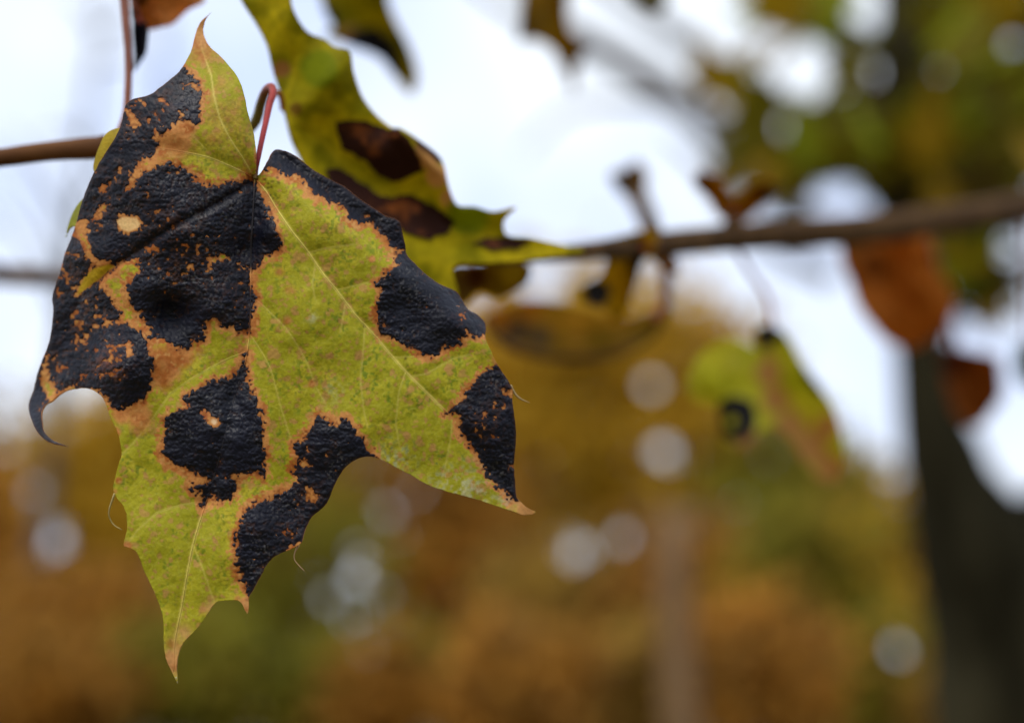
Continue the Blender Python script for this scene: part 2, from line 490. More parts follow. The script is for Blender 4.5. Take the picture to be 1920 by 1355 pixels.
for i, (u, d, vt, vb, hp, cs, n, lb) in enumerate(WOOD):
    bush = 'bush' in lb or 'shrub' in lb
    far_tree('far_bush' if bush else 'far_tree', u, d, vt, vb, hp, cs, int(n * 1.5), lb, 'bush' if bush else 'tree',
             'bushes before the far wood' if bush else 'autumn trees of the far wood', trunk=not bush, size=.26 if d > 18 else .17, rseed=i)

# the mauve-brown trunk standing alone between the rust coloured trees
def lone_trunk():
    X = 9 * (1268 - 960) / FPX
    root = empty('lone_tree', (X, 9, -.06))
    pts = [(X + .02 * math.sin(k), 9 + .02 * k, -.06 + .42 * k) for k in range(7)]
    v, f = tube(pts, np.linspace(.13, .085, 7), 10)
    m = bark_mat('mauve_bark', (.105, .055, .020), (.19, .11, .045), scale=8, dist=.02)
    obj('trunk', v, f, m, root)
    tag(root, 'mauve brown broken tree trunk standing among the rust coloured bushes', 'tree trunk')
lone_trunk()

# ------------------------------------------------------------------ bare tree far off, its limbs blurred pale against the sky
def bare_tree():
    d = 6.5
    root = empty('bare_tree', tuple(np.array((6.5 * (1850 - 960) / FPX, 6.55, -.05))))
    def limb(path, name='limb', par=root):
        v, f = pxtube([(a, b, dd, r) for a, b, dd, r in path], 5, 7)
        return obj(name, v, f, M_FARWOOD, par)
    gx, gy = 1700, 1330
    limb([(1850, 1420, 6.6, 40), (1830, 1150, 6.6, 36), (1750, 800, 6.6, 32), (1715, 560, 6.6, 28), (1690, 440, 6.6, 26)], 'trunk')
    limb([(1690, 440, 6.6, 26), (1600, 425, 6.6, 22), (1520, 410, 6.6, 20), (1450, 385, 6.6, 20)])
    a = limb([(1450, 385, 6.6, 24), (1380, 280, 6.6, 25), (1290, 200, 6.6, 27), (1190, 130, 6.6, 26), (1080, 70, 6.6, 22), (960, 20, 6.6, 10), (880, -40, 6.6, 6)])
    limb([(1470, 400, 6.6, 16), (1440, 240, 6.6, 17), (1370, 140, 6.6, 18), (1270, 70, 6.6, 18), (1180, 10, 6.6, 12), (1080, -60, 6.6, 8)])
    limb([(1290, 200, 6.6, 12), (1180, 190, 6.6, 9), (1060, 210, 6.6, 6), (980, 290, 6.6, 4)])
    limb([(1560, 520, 6.6, 20), (1440, 460, 6.6, 12), (1330, 330, 6.6, 9), (1250, 250, 6.6, 5)])
    tag(root, 'bare tree with long pale limbs slanting up behind the branch', 'tree')
bare_tree()

def bare_far_tree(u, d, lean, label, s):
    r = np.random.default_rng(s)
    X = d * (u - 960) / FPX
    root = empty('bare_tree', (X, d, -.05))
    h = el_h(-60, d)
    pts = [np.array((X + lean * t, d, -.05 + t * h)) for t in np.linspace(0, 1, 8)]
    v, f = tube(pts, np.linspace(.16, .02, 8), 7); obj('trunk', v, f, M_FARWOOD, root)
    for k in range(16):
        t = r.uniform(.35, .95); b = pts[0] + (pts[-1] - pts[0]) * t
        L_ = r.uniform(.8, 2.6) * (1.2 - t * .6)
        e = b + np.array((r.uniform(-1, 1), r.uniform(-.5, .5), r.uniform(.1, .9))) * L_
        v, f = tube(catmull([b, (b + e) / 2 + np.array((0, 0, .12 * L_)), e], 4, False), np.linspace(.05, .012, 9), 6)
        obj('limb', v, f, M_FARWOOD, root)
    tag(root, label, 'tree')
bare_far_tree(60, 18, .5, 'slim leafless tree far behind the left branch', 5)
bare_far_tree(330, 22, -.6, 'leafless tree far behind the upper lobe of the spotted leaf', 6)

# ------------------------------------------------------------------ leaning maple on the right
def maple_leaf_shape(k=1.0, s=0):
    r = np.random.default_rng(s)
    half = [(0, -.02), (.10, -.16), (.34, -.10), (.26, .06), (.52, .16), (.44, .26), (.56, .42), (.36, .42), (.26, .50), (.22, .74), (.10, .72), (0, 1.0)]
    o = [(x, y) for x, y in half] + [(-x * r.uniform(.9, 1.05), y * r.uniform(.95, 1.05)) for x, y in half[-2:0:-1]]
    o = np.array(o)
    V = [(0, .12, .02)]
    for x, y in o: V.append((x, y, -.22 * (x * x) - .16 * max(y - .3, 0) ** 2))
    n = len(o)
    F = [(0, 1 + i, 1 + (i + 1) % n) for i in range(n)]
    return np.array(V) * k, F

def flat_leaf_mat(name, c, c2):
    m, n, N, K = new_mat(name)
    o = N('ShaderNodeOutputMaterial'); mix = N('ShaderNodeMixShader'); mix.inputs[0].default_value = .4
    b = N('ShaderNodeBsdfPrincipled'); b.inputs['Roughness'].default_value = .7; b.inputs['Specular IOR Level'].default_value = .1
    tr = N('ShaderNodeBsdfTranslucent')
    tcn = N('ShaderNodeTexCoord'); nz = N('ShaderNodeTexNoise'); nz.inputs['Scale'].default_value = 22; nz.inputs['Detail'].default_value = 3
    cr = N('ShaderNodeValToRGB'); cr.color_ramp.elements[0].position = .4; cr.color_ramp.elements[1].position = .6
    cr.color_ramp.elements[0].color = (*c, 1); cr.color_ramp.elements[1].color = (*c2, 1)
    K(tcn.outputs['Object'], nz.inputs['Vector']); K(nz.outputs[0], cr.inputs[0])
    K(cr.outputs[0], b.inputs['Base Color']); K(cr.outputs[0], tr.inputs['Color'])
    K(b.outputs[0], mix.inputs[1]); K(tr.outputs[0], mix.inputs[2]); K(mix.outputs[0], o.inputs[0])
    return m

def leaning_maple():
    D = 2.3
    base = P(1960, 1500, D); base[2] = -.05
    # the trunk runs on down to the ground outside the frame
    root = empty('maple_tree', tuple(base))
    k = D / FPX
    pth = [(1696, -160, D, 44), (1696, 0, D, 47), (1696, 220, D, 48), (1700, 420, D, 48), (1722, 600, D, 50), (1742, 760, D, 58),
           (1780, 900, D, 85), (1836, 1040, D, 120), (1870, 1200, D, 132), (1900, 1400, D, 142)]
    q = catmull(pth, 5, False); c = P(q[:, 0], q[:, 1], q[:, 2]); rr = q[:, 3] * q[:, 2] / FPX
    foot = np.array([c[-1] + (np.array((base[0], base[1], -.05)) - c[-1]) * t for t in (.35, .7, 1.0)])
    c = np.concatenate([c, foot]); rr = np.concatenate([rr, [rr[-1] * 1.02, rr[-1] * 1.1, rr[-1] * 1.35]])
    rr = rr * (1 + .07 * fbm(np.arange(len(rr)) * 1.0, np.zeros(len(rr)), 2.5, 2, 4))
    v, f = tube(c, rr, 14); obj('trunk', v, f, M_TRUNK, root)
    def limb(path, nm='limb'):
        v, f = pxtube(path, 5, 8, .08, 2); obj(nm, v, f, M_TRUNK, root)
    limb([(1840, 1060, D, 100), (1900, 1010, D, 80), (1970, 970, D, 62), (2080, 880, D, 50), (2160, 700, D, 44)])
    limb([(1730, 690, D, 34), (1790, 560, D + .1, 24), (1850, 420, D + .1, 18), (1900, 250, D + .15, 15), (1935, 80, D + .2, 11), (1950, -80, D + .2, 8)])
    limb([(1696, 330, D, 26), (1610, 300, D - .05, 16), (1520, 285, D - .1, 12), (1430, 300, D - .12, 9), (1340, 330, D - .12, 5)])
    limb([(1696, 160, D, 24), (1780, 90, D + .1, 17), (1850, 20, D + .12, 13), (1930, -60, D + .15, 9)])
    limb([(1696, 120, D, 20), (1610, 60, D - .1, 13), (1540, 15, D - .15, 9), (1470, -30, D - .2, 6)])
    limb([(1700, 400, D, 18), (1770, 330, D - .1, 13), (1850, 300, D - .2, 10), (1950, 290, D - .25, 8)])
    mats = [flat_leaf_mat('maple_leaf_olive', (.105, .092, .005), (.16, .128, .006)), flat_leaf_mat('maple_leaf_green', (.17, .21, .006), (.28, .29, .010)),
            flat_leaf_mat('maple_leaf_ochre', (.36, .22, .006), (.22, .13, .006)), flat_leaf_mat('maple_leaf_dark', (.035, .026, .004), (.07, .046, .006))]
    shapes = []
    for i, m in enumerate(mats):
        V, F = maple_leaf_shape(1.0, i)
        shapes.append(mesh('leaf', V, F, m, smooth_=False))
    r = np.random.default_rng(21)
    # clusters along the limbs: (u, v, spread px, count)
    cl = [(1800, 60, 75, 26), (1900, 60, 70, 18), (1830, 190, 85, 34), (1915, 210, 60, 18), (1760, 300, 80, 26), (1850, 320, 70, 18), (1620, 250, 70, 20), (1560, 310, 55, 13),
          (1480, 290, 40, 7), (1430, 180, 40, 8), (1610, 130, 50, 8), (1530, 15, 50, 12), (1450, 5, 45, 8), (1760, 120, 55, 12), (1640, 330, 45, 10), (1750, 230, 50, 12),
          (1390, 320, 35, 6), (1380, 150, 40, 5), (1510, 330, 40, 7), (1580, 230, 40, 6), (1790, 400, 40, 6), (1850, 500, 55, 7), (1900, 570, 40, 4), (1790, 470, 35, 4), (1500, 40, 40, 4), (1880, 400, 30, 3)]
    holes = [(1697, 40, 42), (1697, 130, 42), (1692, 215, 34), (1590, 60, 34), (1540, 170, 34), (1590, 370, 44), (1880, 300, 22), (1780, 290, 18), (1500, 250, 30), (1440, 90, 40), (1900, 90, 22)]
    for (u, v_, s, n) in cl:
        for j in range(n):
            for _ in range(6):
                uu, vv = u + r.normal() * s * .7, v_ + r.normal() * s * .7
                if all(math.hypot(uu - a, vv - b) > c_ + 22 for a, b, c_ in holes): break
            else: continue
            p = P(uu, vv, D + r.normal() * .22)
            ki = r.choice(4, p=[.4, .25, .22, .13])
            o = bpy.data.objects.new('leaf', shapes[ki]); scn.collection.objects.link(o)
            sc = r.uniform(.07, .115)
            o.parent = root; o.location = p - base; o.scale = (sc, sc, sc)
            o.rotation_euler = (r.uniform(1.6, 4.4), r.normal() * .5, r.uniform(0, 6.28))
    tag(root, 'leaning dark maple trunk with olive and green leaves, forked low down', 'tree')
leaning_maple()

# ------------------------------------------------------------------ leaves traced as outlines, each at its own distance with its own relief
def petiole_tube(path, cols, seg=10, n=8):
    q = catmull(path, n, False)
    c = P(q[:, 0], q[:, 1], q[:, 2]); r = q[:, 3] * q[:, 2] / FPX
    v, f = tube(c, r, seg)
    t = np.repeat(np.linspace(0, 1, len(q)), seg)
    cc = np.array(cols); k = t * (len(cc) - 1); i = np.clip(k.astype(int), 0, len(cc) - 2); w = (k - i)[:, None]
    return v, f, cc[i] * (1 - w) + cc[i + 1] * w

def make_leaf(name, label, outline, depth, colour, tars=(), veins=(), pitch=5, mat=None, tarcol=(.012, .012, .016), base=None, group=None,
              petiole=None, petcols=((.3, .05, .03), (.25, .06, .03)), thick=.00028, jag=6.0, lift=.00012, edge_noise=0.0, tarfn=None, tar_relief=None, vein_r=2.5, veincol=None):
    """outline, tars, veins in photo px; depth(x, y) metres along the view axis"""
    mat = mat or M_BACK
    o2 = catmull(outline, 3)
    lo, hi = o2.min(0) - 2 * pitch, o2.max(0) + 2 * pitch
    sf = lambda x, y: sdf_poly(x, y, o2) + (edge_noise * fbm(x, y, 9, 2, 5) if edge_noise else 0)
    V2, F = clip_grid(lo[0], hi[0], lo[1], hi[1], pitch, sf)
    b = outline[0] if base is None else base
    root = empty(name, tuple(P(b[0], b[1], float(depth(np.array([b[0]], float), np.array([b[1]], float))[0]))))
    x, y = V2[:, 0], V2[:, 1]
    z = depth(x, y)
    bl = obj('blade', P(x, y, z), F[:, ::-1] if False else F, mat, root, col=colour(x, y))
    if thick:
        md = bl.modifiers.new('thickness', 'SOLIDIFY'); md.thickness = thick; md.offset = -1
    # tar spots: raised crusts with their own ragged outline
    for ti, tp in enumerate(tars):
        tsf = tarfn(tp, ti) if tarfn else (lambda x, y, p=tp: sdf_poly(x, y, p) + jag * .6 * fbm(x, y, 10, 2, 3))
        pp = np.array(tp['p'] if isinstance(tp, dict) else tp, float)
        l2, h2 = pp.min(0) - 8, pp.max(0) + 8
        l2 = np.maximum(l2, lo); h2 = np.minimum(h2, hi)
        l2 = lo + np.floor((l2 - lo) / pitch) * pitch
        both = lambda x, y: np.minimum(tsf(x, y), sf(x, y) - .15)
        W, G = clip_grid(l2[0], h2[0], l2[1], h2[1], pitch if pitch > 3 else pitch * .85, both)
        if len(G) == 0: continue
        lab = components(G, len(W))
        ids, cnt = np.unique(lab[G[:, 0]], return_counts=True)
        keep = np.isin(lab[G[:, 0]], ids[cnt > 14]); G = G[keep]
        us = np.unique(G); rm = np.full(len(W), -1); rm[us] = np.arange(len(us)); W = W[us]; G = rm[G]
        a, c = W[:, 0], W[:, 1]
        s = both(a, c)
        if pitch > 3: rise = .0009 + 0 * s
        else: rise = .00003 + lift * smooth(0, 5, s)
        if tar_relief is not None: rise = rise + smooth(0, 6, s) * tar_relief(a, c)
        tc_ = tarcol(a, c, s) if callable(tarcol) else np.tile(np.array(tarcol), (len(a), 1)) * (1 + .3 * fbm(a, c, 8, 2, 2))[:, None]
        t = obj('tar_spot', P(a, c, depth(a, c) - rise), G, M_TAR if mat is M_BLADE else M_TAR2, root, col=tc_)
    for vi, (vp, r0, r1) in enumerate(veins):
        q = catmull(vp, 6, False)
        dd = depth(q[:, 0], q[:, 1])
        rr = np.linspace(r0, r1, len(q)) * dd / FPX
        v, f = tube(P(q[:, 0], q[:, 1], dd + rr * .45 - (.00026 * smooth(520, 480, q[:, 1]) + .00012 if vi == 0 and mat is M_BLADE else 0)), rr, 6)
        u_, v_, _ = project(v)
        col = (veincol or colour)(u_, v_)
        obj('vein', v, f, mat if veincol is None else M_STALK, root, col=col)
    if petiole is not None:
        v, f, c = petiole_tube([(a_, b_, float(beyond(d_)), r_) for a_, b_, d_, r_ in petiole], petcols)
        obj('petiole', v, f, M_STALK, root, col=c)
    tag(root, label, 'leaf', group)
    return root

M_TAR2 = blade_mat('tar_spot_backlit', transl=.12, rough=.6, bump=.4, noise_scale=400, spec=.08)  # second tar for the leaves behind, made to look lit from behind

def spotted_leaf():
    OUT = [(479,331),(481,303),(480,280),(475,246),(466,216),(459,184),(449,151),(430,124),(412,104),(394,88.5),(383,69),(381,53),(386,36),(397.5,21.5),
           (391,27),(376.5,41.5),(368,59),(363.5,77),(359,94),(348.5,115),(336.5,133.5),(317,150.5),(297,166.5),(280.5,178),(261,183),(248,187),(236.5,195),
           (232,208),(229,224),(222.5,245),(208,271),(190.5,298),(179,319),(165,348),(154,378),(142,420),(133,448),(122,473),(114,504),(103.5,535),(97,560),
           (99,581),(97,609),(91,643),(80,671),(69.5,702),(62,733),(53.5,758),(58,784),(71,811),(91,828),(126,836),(102,826.5),(84,811),(80,796),(78,772),
           (86,757),(99,751),(112,738.5),(128,731),(156,727.5),(177,732.5),(192.5,746),(200,762),(208,785),(219,806),(226,832),(228,853),(221,874),
           (216,896),(212,918),(221,936),(231,948),(237.5,968),(237.5,995),(232,1022),(243,1027),(256.5,1034),(268,1064),(283.6,1098),(299,1133),(306.6,1164),
           (306.6,1195),(311,1233),(323,1260),(332.5,1279),(331,1256),(333,1229),(345.5,1202),(368,1179),(387,1154),(406,1128.5),(425.6,1125.5),(444,1124.6),
           (453,1131),(459,1142),(464,1151),(466.5,1140),(467,1118),(475.5,1105),(487,1083),(502,1056),(518,1041),(541,1031),(564,1018),(571.5,995),
           (585,968),(602,954.6),(614,941),(625,914),(644.4,880),(660,866),(677,857.5),(695.5,856),(720,863.5),(748,879),(770,890),(798,906.5),(829,918),
           (860,927),(894,936),(925,946),(956,956.5),(984,965.5),(1005,960.5),(990,953),(977.5,942),(968,930),(966.7,908.5),(963.6,871),(966.7,837),(968,815.5),
           (965,781),(961,753.5),(961,732),(953,713),(940,695),(928,673),(916,648),(909,630),(911,616),(909,604),(894,588.5),(878,580),(866,560.6),
           (853.6,545),(832,536),(810,523),(788.5,505),(773,489),(762,477),(760,461),(754,433.5),(750,416.5),(739,409),(723,405),(705,393),(677,375),
           (646,350),(630,342),(609,331),(584,316),(556,294),(534,283),(517,280.5),(510,286),(503,300),(494,316),(486,327)]
    MID = [(478,334),(474.5,400),(471,470),(470,560),(466,640),(458,685),(441,740),(427,795),(411,860),(393,920),(376,972),(362,1020),(350,1080),(340,1140),(328,1200),(325,1258)]
    RIGHT = [(480,336),(500,360),(520,393),(545,430),(578,472),(605,512),(632,545),(668,592),(702,628),(737,670),(770,706),(812,747),(852,788),(892,836),(930,890),(968,940)]
    LEFT = [(477,338),(440,362),(390,392),(340,418),(300,440),(258,472),(213,500),(180,530),(150,556),(128,610),(105,680),(78,745)]
    UPL = [(473,332),(448,319),(421,307),(391,295),(335,283),(291,278),(247,282),(214,289)]
    UP = [(474,329),(455,296),(432,262),(412,222),(401,180),(396,142),(378,90),(379,55)]
    VE = [(MID, 3.4, 1.2), (RIGHT, 3.2, 1.0), (LEFT, 1.7, .8), (UPL, 2.2, .7), (UP, 1.9, .7),
          ([(386,281),(364,257),(341,229)], 1.3, .6),
          ([(460,660),(430,671),(395,689),(362,708),(319,738),(284,788),(250,830),(228,852)], 2.2, .9),
          ([(470,556),(491,571),(515,594),(538,617),(558,648),(576,680),(590,720),(612,760)], 1.5, .5),
          ([(467,625),(488,655),(507,690),(518,730),(527,765),(543,815),(551,840)], 1.6, .6),
          ([(578,474),(600,468),(620,464),(662,458)], 1.1, .4), ([(630,544),(655,538),(690,530)], 1.2, .5),
          ([(648,566),(644,590),(638,622)], 1.0, .4), ([(684,608),(682,645),(676,710),(682,770),(690,800)], 1.2, .5),
          ([(761,697),(748,735),(742,795),(749,836)], 1.3, .5), ([(848,783),(846,815),(838,860),(829,895)], 1.2, .4),
          ([(770,706),(800,700),(850,672),(880,665)], .9, .4), ([(737,670),(790,668),(840,655)], .9, .4),
          ([(386,940),(340,946),(295,960),(258,993),(240,1018)], 1.3, .5), ([(362,1020),(378,1060),(392,1100),(400,1124)], 1.1, .4),
          ([(437,750),(470,790),(490,850),(497,930),(505,945)], 1.2, .6), ([(404,880),(440,905),(455,935)], .9, .5),
          ([(592,490),(586,530),(590,560)], .8, .4)]
    ctrl = catmull(MID, 3, False)
    bumps = [(322,592,38,.0042), (275,545,36,-.0018), (232,690,62,-.0045), (415,560,45,-.0016), (330,420,70,-.0026), (270,340,60,-.0022), (405,820,75,-.0022),
             (455,470,26,.0012), (508,430,24,-.0016), (480,980,55,-.0018), (615,840,55,-.0016), (790,590,50,.0016), (840,600,30,-.001), (570,600,90,-.0022),
             (600,420,80,-.0018), (700,780,90,-.0018), (330,240,50,-.0018), (420,180,60,-.0014), (905,790,45,-.0015), (280,1000,60,-.0012), (400,1040,60,-.0012),
             (365,655,40,.0014), (165,480,40,-.002), (140,640,45,.0015), (530,950,50,.001)]
    side = [(np.array(v), r0) for v, r0, _ in VE]

    def depth(x, y):
        x = np.asarray(x, float); y = np.asarray(y, float)
        z = np.full(x.shape, FOCUS)
        t = np.clip((330 - x) / 240, 0, 1.2) * smooth(900, 720, y)      # the left lobes curl away
        z = z + .015 * t ** 2
        z = z + .010 * smooth(320, 20, y) ** 1.5                         # the upper lobe leans back
        z = z + .007 * np.clip((x - 660) / 340, 0, 1) ** 2               # so does the right tip
        d2 = ((x - 517) * 190 - (y - 281) * 243) / math.hypot(190, 243)  # rolled upper right margin
        z = z + .0075 * smooth(-62, 4, d2) ** 1.8 * smooth(450, 520, x)
        z = z - .004 * smooth(880, 1280, y)                             # the long bottom lobe swings forward
        dm = dist_line(x, y, ctrl)
        z = z + .0030 * np.exp(-(dm / 55) ** 2) * smooth(900, 480, y) + .0007 * np.exp(-(dm / 14) ** 2)
        for v, r0 in side[1:5]:
            z = z + .00020 * r0 * np.exp(-(dist_line(x, y, v) / 15) ** 2)
        z = z + .0007 * np.exp(-(dist_line(x, y, side[2][0]) / 7) ** 2) * smooth(120, 220, x)
        for v, r0 in side[5:]:
            z = z + .00022 * np.exp(-(dist_line(x, y, v) / 9) ** 2)
        for bx, by, br, h in bumps:
            z = z + h * np.exp(-((x - bx) ** 2 + (y - by) ** 2) / br ** 2)
        z = z + .0006 * fbm(x, y, 55, 2, 21) + .00011 * fbm(x, y, 13, 2, 22)
        return z

    # ---- tar spots
    A = [(330,120),(347,130),(359,145),(369,156),(370.5,171),(376,181),(373.5,193),(376,207),(373.5,224),(367,230),(353,221),(338,221),(326,224),(314,236),(311,245),
         (300,254),(291,250),(287,260),(297,271),(284,279),(281,289),(264,295),(247,309),(247,327),(243,342),(232,353),(238,361),(252,354),(258,336),(270,325),(285,320),
         (300,313),(315,310),(335,313),(350,322),(359,333),(373,344),(388,355),(403,351),(424,347),(447,342),(466,338),(474,341),(483,359),(491,381),(503,393),(513,415),
         (519,437),(524,458),(522,468),(509,475),(494,478),(488,489),(481,499),(471,505),(462,502),(452,496),(437,488),(427,480),(418,473),(396,476),(383,494),(381,503),
         (405,495),(421,489),(440,495),(455,504),(467,511),(468,535),(474,553),(482,566),(474,578),(469,594),(465,619),(446,620),(437,612),(418,609),(406,597),(393,594),
         (384,599),(380,620),(379,634),(362,637),(350,650),(340,654),(325,643),(313,634),(288,628),(282,612),(263,594),(269,584),(254,575),(244,560),(241,535),(257,519),
         (269,507),(263,495),(264,482),(257,478),(232,490),(213,503),(186,525),(182,535),(195,553),(210,569),(223,588),(226,603),(238,611),(254,615),(269,631),(271,650),
         (275,668),(286,671),(281,696),(283,709),(276,727),(269,743),(254,753),(232,760),(214,763),(200,748),(191,735),(176,727),(158,725),(133,722),(120,729),(110,729),
         (99,716),(90,690),(92,664),(86,655),(82,667),(71,708),(77,728),(85,750),(80,770),(86,798),(130,850),(40,840),(20,700),(60,560),(100,400),(200,180),(290,140)]
    islands = [[(192,498),(173,504),(158,519),(148,538),(144,554),(158,545),(173,533),(187,523),(207,505),(216,500),(205,495)],
               [(145,414),(155,411),(164,414),(162,436),(165,454),(173,476),(189,490),(207,492),(214,499),(195,499),(170,491),(158,464),(141,439)],
               [(215,414),(226,406),(238,405),(257,407),(266,419),(261,429),(241,437),(226,432)],
               [(176,403),(184,394),(198,386),(196,393),(186,401)], [(270,467),(288,456),(298,470),(280,473)], [(353,495),(365,492),(362,504),(354,502)],
               [(189,353),(196,345),(199,349),(193,361)], [(240,668),(248,660),(240,640),(232,645)],
               [(244,222),(254,219),(261,229),(252,232),(248,238),(243,232)], [(236,212),(246,214),(254,218),(246,222)], [(291,243),(299,252),(296,262),(291,254)],
               [(345,157),(355,158),(352,163),(343,164)], [(362,157),(369,163),(368,168),(362,164)], [(337,211),(346,208),(345,217),(337,219)], [(404,598),(411,605),(400,607)]]
    P2 = [(490,318),(506,314),(522,320),(537,323),(556,327),(568,334),(581,353),(593,362),(609,371),(621,379),(636,381),(649,390),(661,407),(677,415),(698,414),(708,427),
          (723,446),(739,461),(753,467),(762,476),(790,460),(740,380),(620,300),(520,250),(490,290)]
    P3 = [(741,478),(746,490),(752,498),(739,505),(727,517),(712,529),(706,533),(717,540),(717,554),(710,570),(711,595),(714,616),(723,629),(742,636),(757,644),(773,650),
          (788,660),(804,666),(816,660),(829,648),(850,645),(863,633),(871,627),(872,616),(882,622),(894,627),(911,626),(930,610),(870,530),(790,480),(758,470)]
    P4 = [(928,690),(916,694),(900,710),(891,729),(875,738),(872,753),(854,763),(836,775),(860,774),(872,781),(866,794),(863,809),(878,822),(891,840),(900,859),(909,877),
          (925,899),(943,915),(956,930),(964,937),(990,930),(990,700),(945,680)]
    P5 = [(459,664),(455,686),(432,710),(401,715),(375,732),(350,746),(358,763),(338,770),(317,783),(312,811),(306,848),(328,868),(359,879),(384,893),(391,904),(360,915),
          (385,920),(377,951),(388,941),(398,921),(416,940),(424,936),(437,910),(432,892),(453,884),(484,878),(492,890),(494,858),(492,822),(486,775),(479,749),(464,718),(461,690)]
    P6 = [(596,785),(614,790),(632,801),(650,790),(663,806),(676,822),(682,842),(695,848),(700,870),(640,950),(590,1010),(500,1120),(464,1118),(463,1097),(457,1077),(445,1056),
          (447,1009),(453,983),(463,962),(479,947),(500,941),(515,931),(541,918),(562,905),(552,884),(559,858),(552,837),(567,832),(577,811)]
    P7 = [(180,303),(190,285),(222,262),(240,275),(225,300),(205,322),(185,325)]
    isl = {1: [], 2: [[(862,590),(869,588),(868,595)]], 3: [[(905,772),(912,770),(910,780)], [(952,738),(958,733),(957,744)]],
           4: [[(377,774),(386,772),(397,783),(408,784),(410,793),(402,800),(392,791)]],
           5: [[(572,912),(583,917),(596,933),(591,942),(580,930)], [(562,862),(572,860),(578,872),(568,872)], [(540,1031),(556,1018),(566,1016),(558,1026)]]}
    spots = [dict(p=A, isl=islands, fl=1.0), dict(p=P2, isl=isl[1], fl=.25), dict(p=P3, isl=isl[2], fl=.25), dict(p=P4, isl=isl[3], fl=.55), dict(p=P5, isl=isl[4], fl=.1), dict(p=P6, isl=isl[5], fl=.45)]
    fleck = [(255,215,42,1.0), (300,185,40,.55), (215,345,34,.6), (185,400,40,.7), (330,480,60,.75), (150,600,50,.8), (190,610,40,.6), (215,685,38,1.0), (120,690,40,.9), (300,395,80,.35),
             (430,420,40,.15), (430,555,40,.45), (905,800,40,.6), (950,740,25,.8), (570,880,35,.7), (545,1005,36,.9), (880,600,30,.5), (590,940,25,.6), (150,460,35,.5), (240,290,40,.3), (140,520,40,.8)]

    def jagged(x, y):
        w1 = fbm(x, y, 15, 2, 31); w2 = fbm(x, y, 6, 2, 32)
        w3 = 1 - 2 * np.abs(fbm(x, y, 8, 2, 33)) * 2.2
        return 4.5 * w1 + 6.0 * w2 - 3.0 * w3 + 2.0
    def tarfn(sp, ti):
        def f(x, y):
            s = sdf_poly(x, y, sp['p']) + jagged(x, y)
            for q in sp['isl']:
                s = np.minimum(s, -(sdf_poly(x, y, q) + .75 * jagged(x, y)))
            m = np.full(np.shape(x), .10 * sp['fl'])
            for fx, fy, fr, a in fleck: m = m + a * np.exp(-((x - fx) ** 2 + (y - fy) ** 2) / fr ** 2)
            nn = fbm(x, y, 9, 3, 41) * .85 + .25 * fbm(x, y, 30, 2, 42)
            s = np.minimum(s, (.64 - .40 * np.clip(m, 0, 1) - nn) * 14)
            return s
        return f
    fns = [tarfn(s, i) for i, s in enumerate(spots)]

    polyset = [np.array(s['p']) for s in spots]
    def black_dist(x, y):
        d = np.full(np.shape(x), -1e9)
        for i, s in enumerate(spots):
            p = polyset[i]; near = (x > p[:, 0].min() - 60) & (x < p[:, 0].max() + 60) & (y > p[:, 1].min() - 60) & (y < p[:, 1].max() + 60)
            if near.any():
                r = np.full(np.shape(x), -1e9); r[near] = fns[i](x[near], y[near]); d = np.maximum(d, r)
        return d
    YEL = [islands[0]]
    browns = [(330,262,44,1.0), (300,275,40,.8), (350,235,30,.9), (300,690,48,1.0), (335,662,38,.9), (262,780,42,.8), (230,775,26,.9), (372,655,26,.5), (545,545,20,.55), (525,510,16,.5),
              (540,600,16,.6), (520,640,22,.35), (375,110,36,.55), (372,70,30,.9), (385,45,24,1), (400,130,20,.3), (443,170,18,.5), (320,1240,26,.9), (322,1205,20,.5), (345,1180,20,.4), (385,1140,22,.5),
              (458,1135,18,1.0), (985,955,24,.9), (238,1024,12,.9), (232,1000,8,.5), (930,675,20,.6), (915,640,10,.5), (120,745,30,1), (95,700,26,1), (150,425,20,1), (150,460,16,.9), (455,320,22,.5),
              (400,260,30,.45), (395,200,30,.35), (437,225,20,.3), (585,720,12,.7), (600,700,9,.5), (640,380,10,.5), (698,486,9,.9), (470,1000,18,.4), (222,900,10,.7), (216,920,10,.6), (215,810,16,.8), (445,1120,14,.6)]
    dust = [(745,862,30,.5), (870,915,40,.5), (830,905,25,.4), (900,928,20,.5), (625,735,20,.25), (940,945,20,.4), (585,595,10,.5)]
    nlin = [np.array(v) for v, _, _ in VE]

    G1, G2, G3 = lin(178, 166, 36), lin(150, 146, 24), lin(196, 176, 54)
    BR1, BR2, BR3 = lin(202, 136, 74), lin(170, 92, 40), lin(150, 70, 30)
    def colour(x, y):
        x = np.asarray(x, float); y = np.asarray(y, float)
        n1 = fbm(x, y, 90, 3, 51); n2 = fbm(x, y, 22, 3, 52); n3 = fbm(x, y, 7, 2, 53)
        w = np.clip(.5 + .5 * n1 + .35 * n2, 0, 1)[:, None]
        c = G2 * (1 - w) + G1 * w
        w = smooth(.25, .8, n2 * .6 + n1 * .5 + .2)[:, None]; c = c * (1 - .5 * w) + G3 * .5 * w
        # dark green pin-point mottling
        w = smooth(.12, .5, n3)[:, None] * smooth(-.4, .5, n2)[:, None]; c = c * (1 - .5 * w * np.array((1.1, .72, .7)))
        w = smooth(.62, .8, vnoise(x / 4.2, y / 4.2, 57)) * smooth(-.3, .4, n1 + n2); c = c + (w * .5)[:, None] * (lin(104, 112, 18) - c)
        # network of the smallest veins
        f1, f2, _ = worley(x + 4 * n3, y + 4 * n2, 21, 61)
        w = smooth(.10, .0, f2 - f1)[:, None]; c = c + w * .18 * (lin(205, 195, 90) - c)
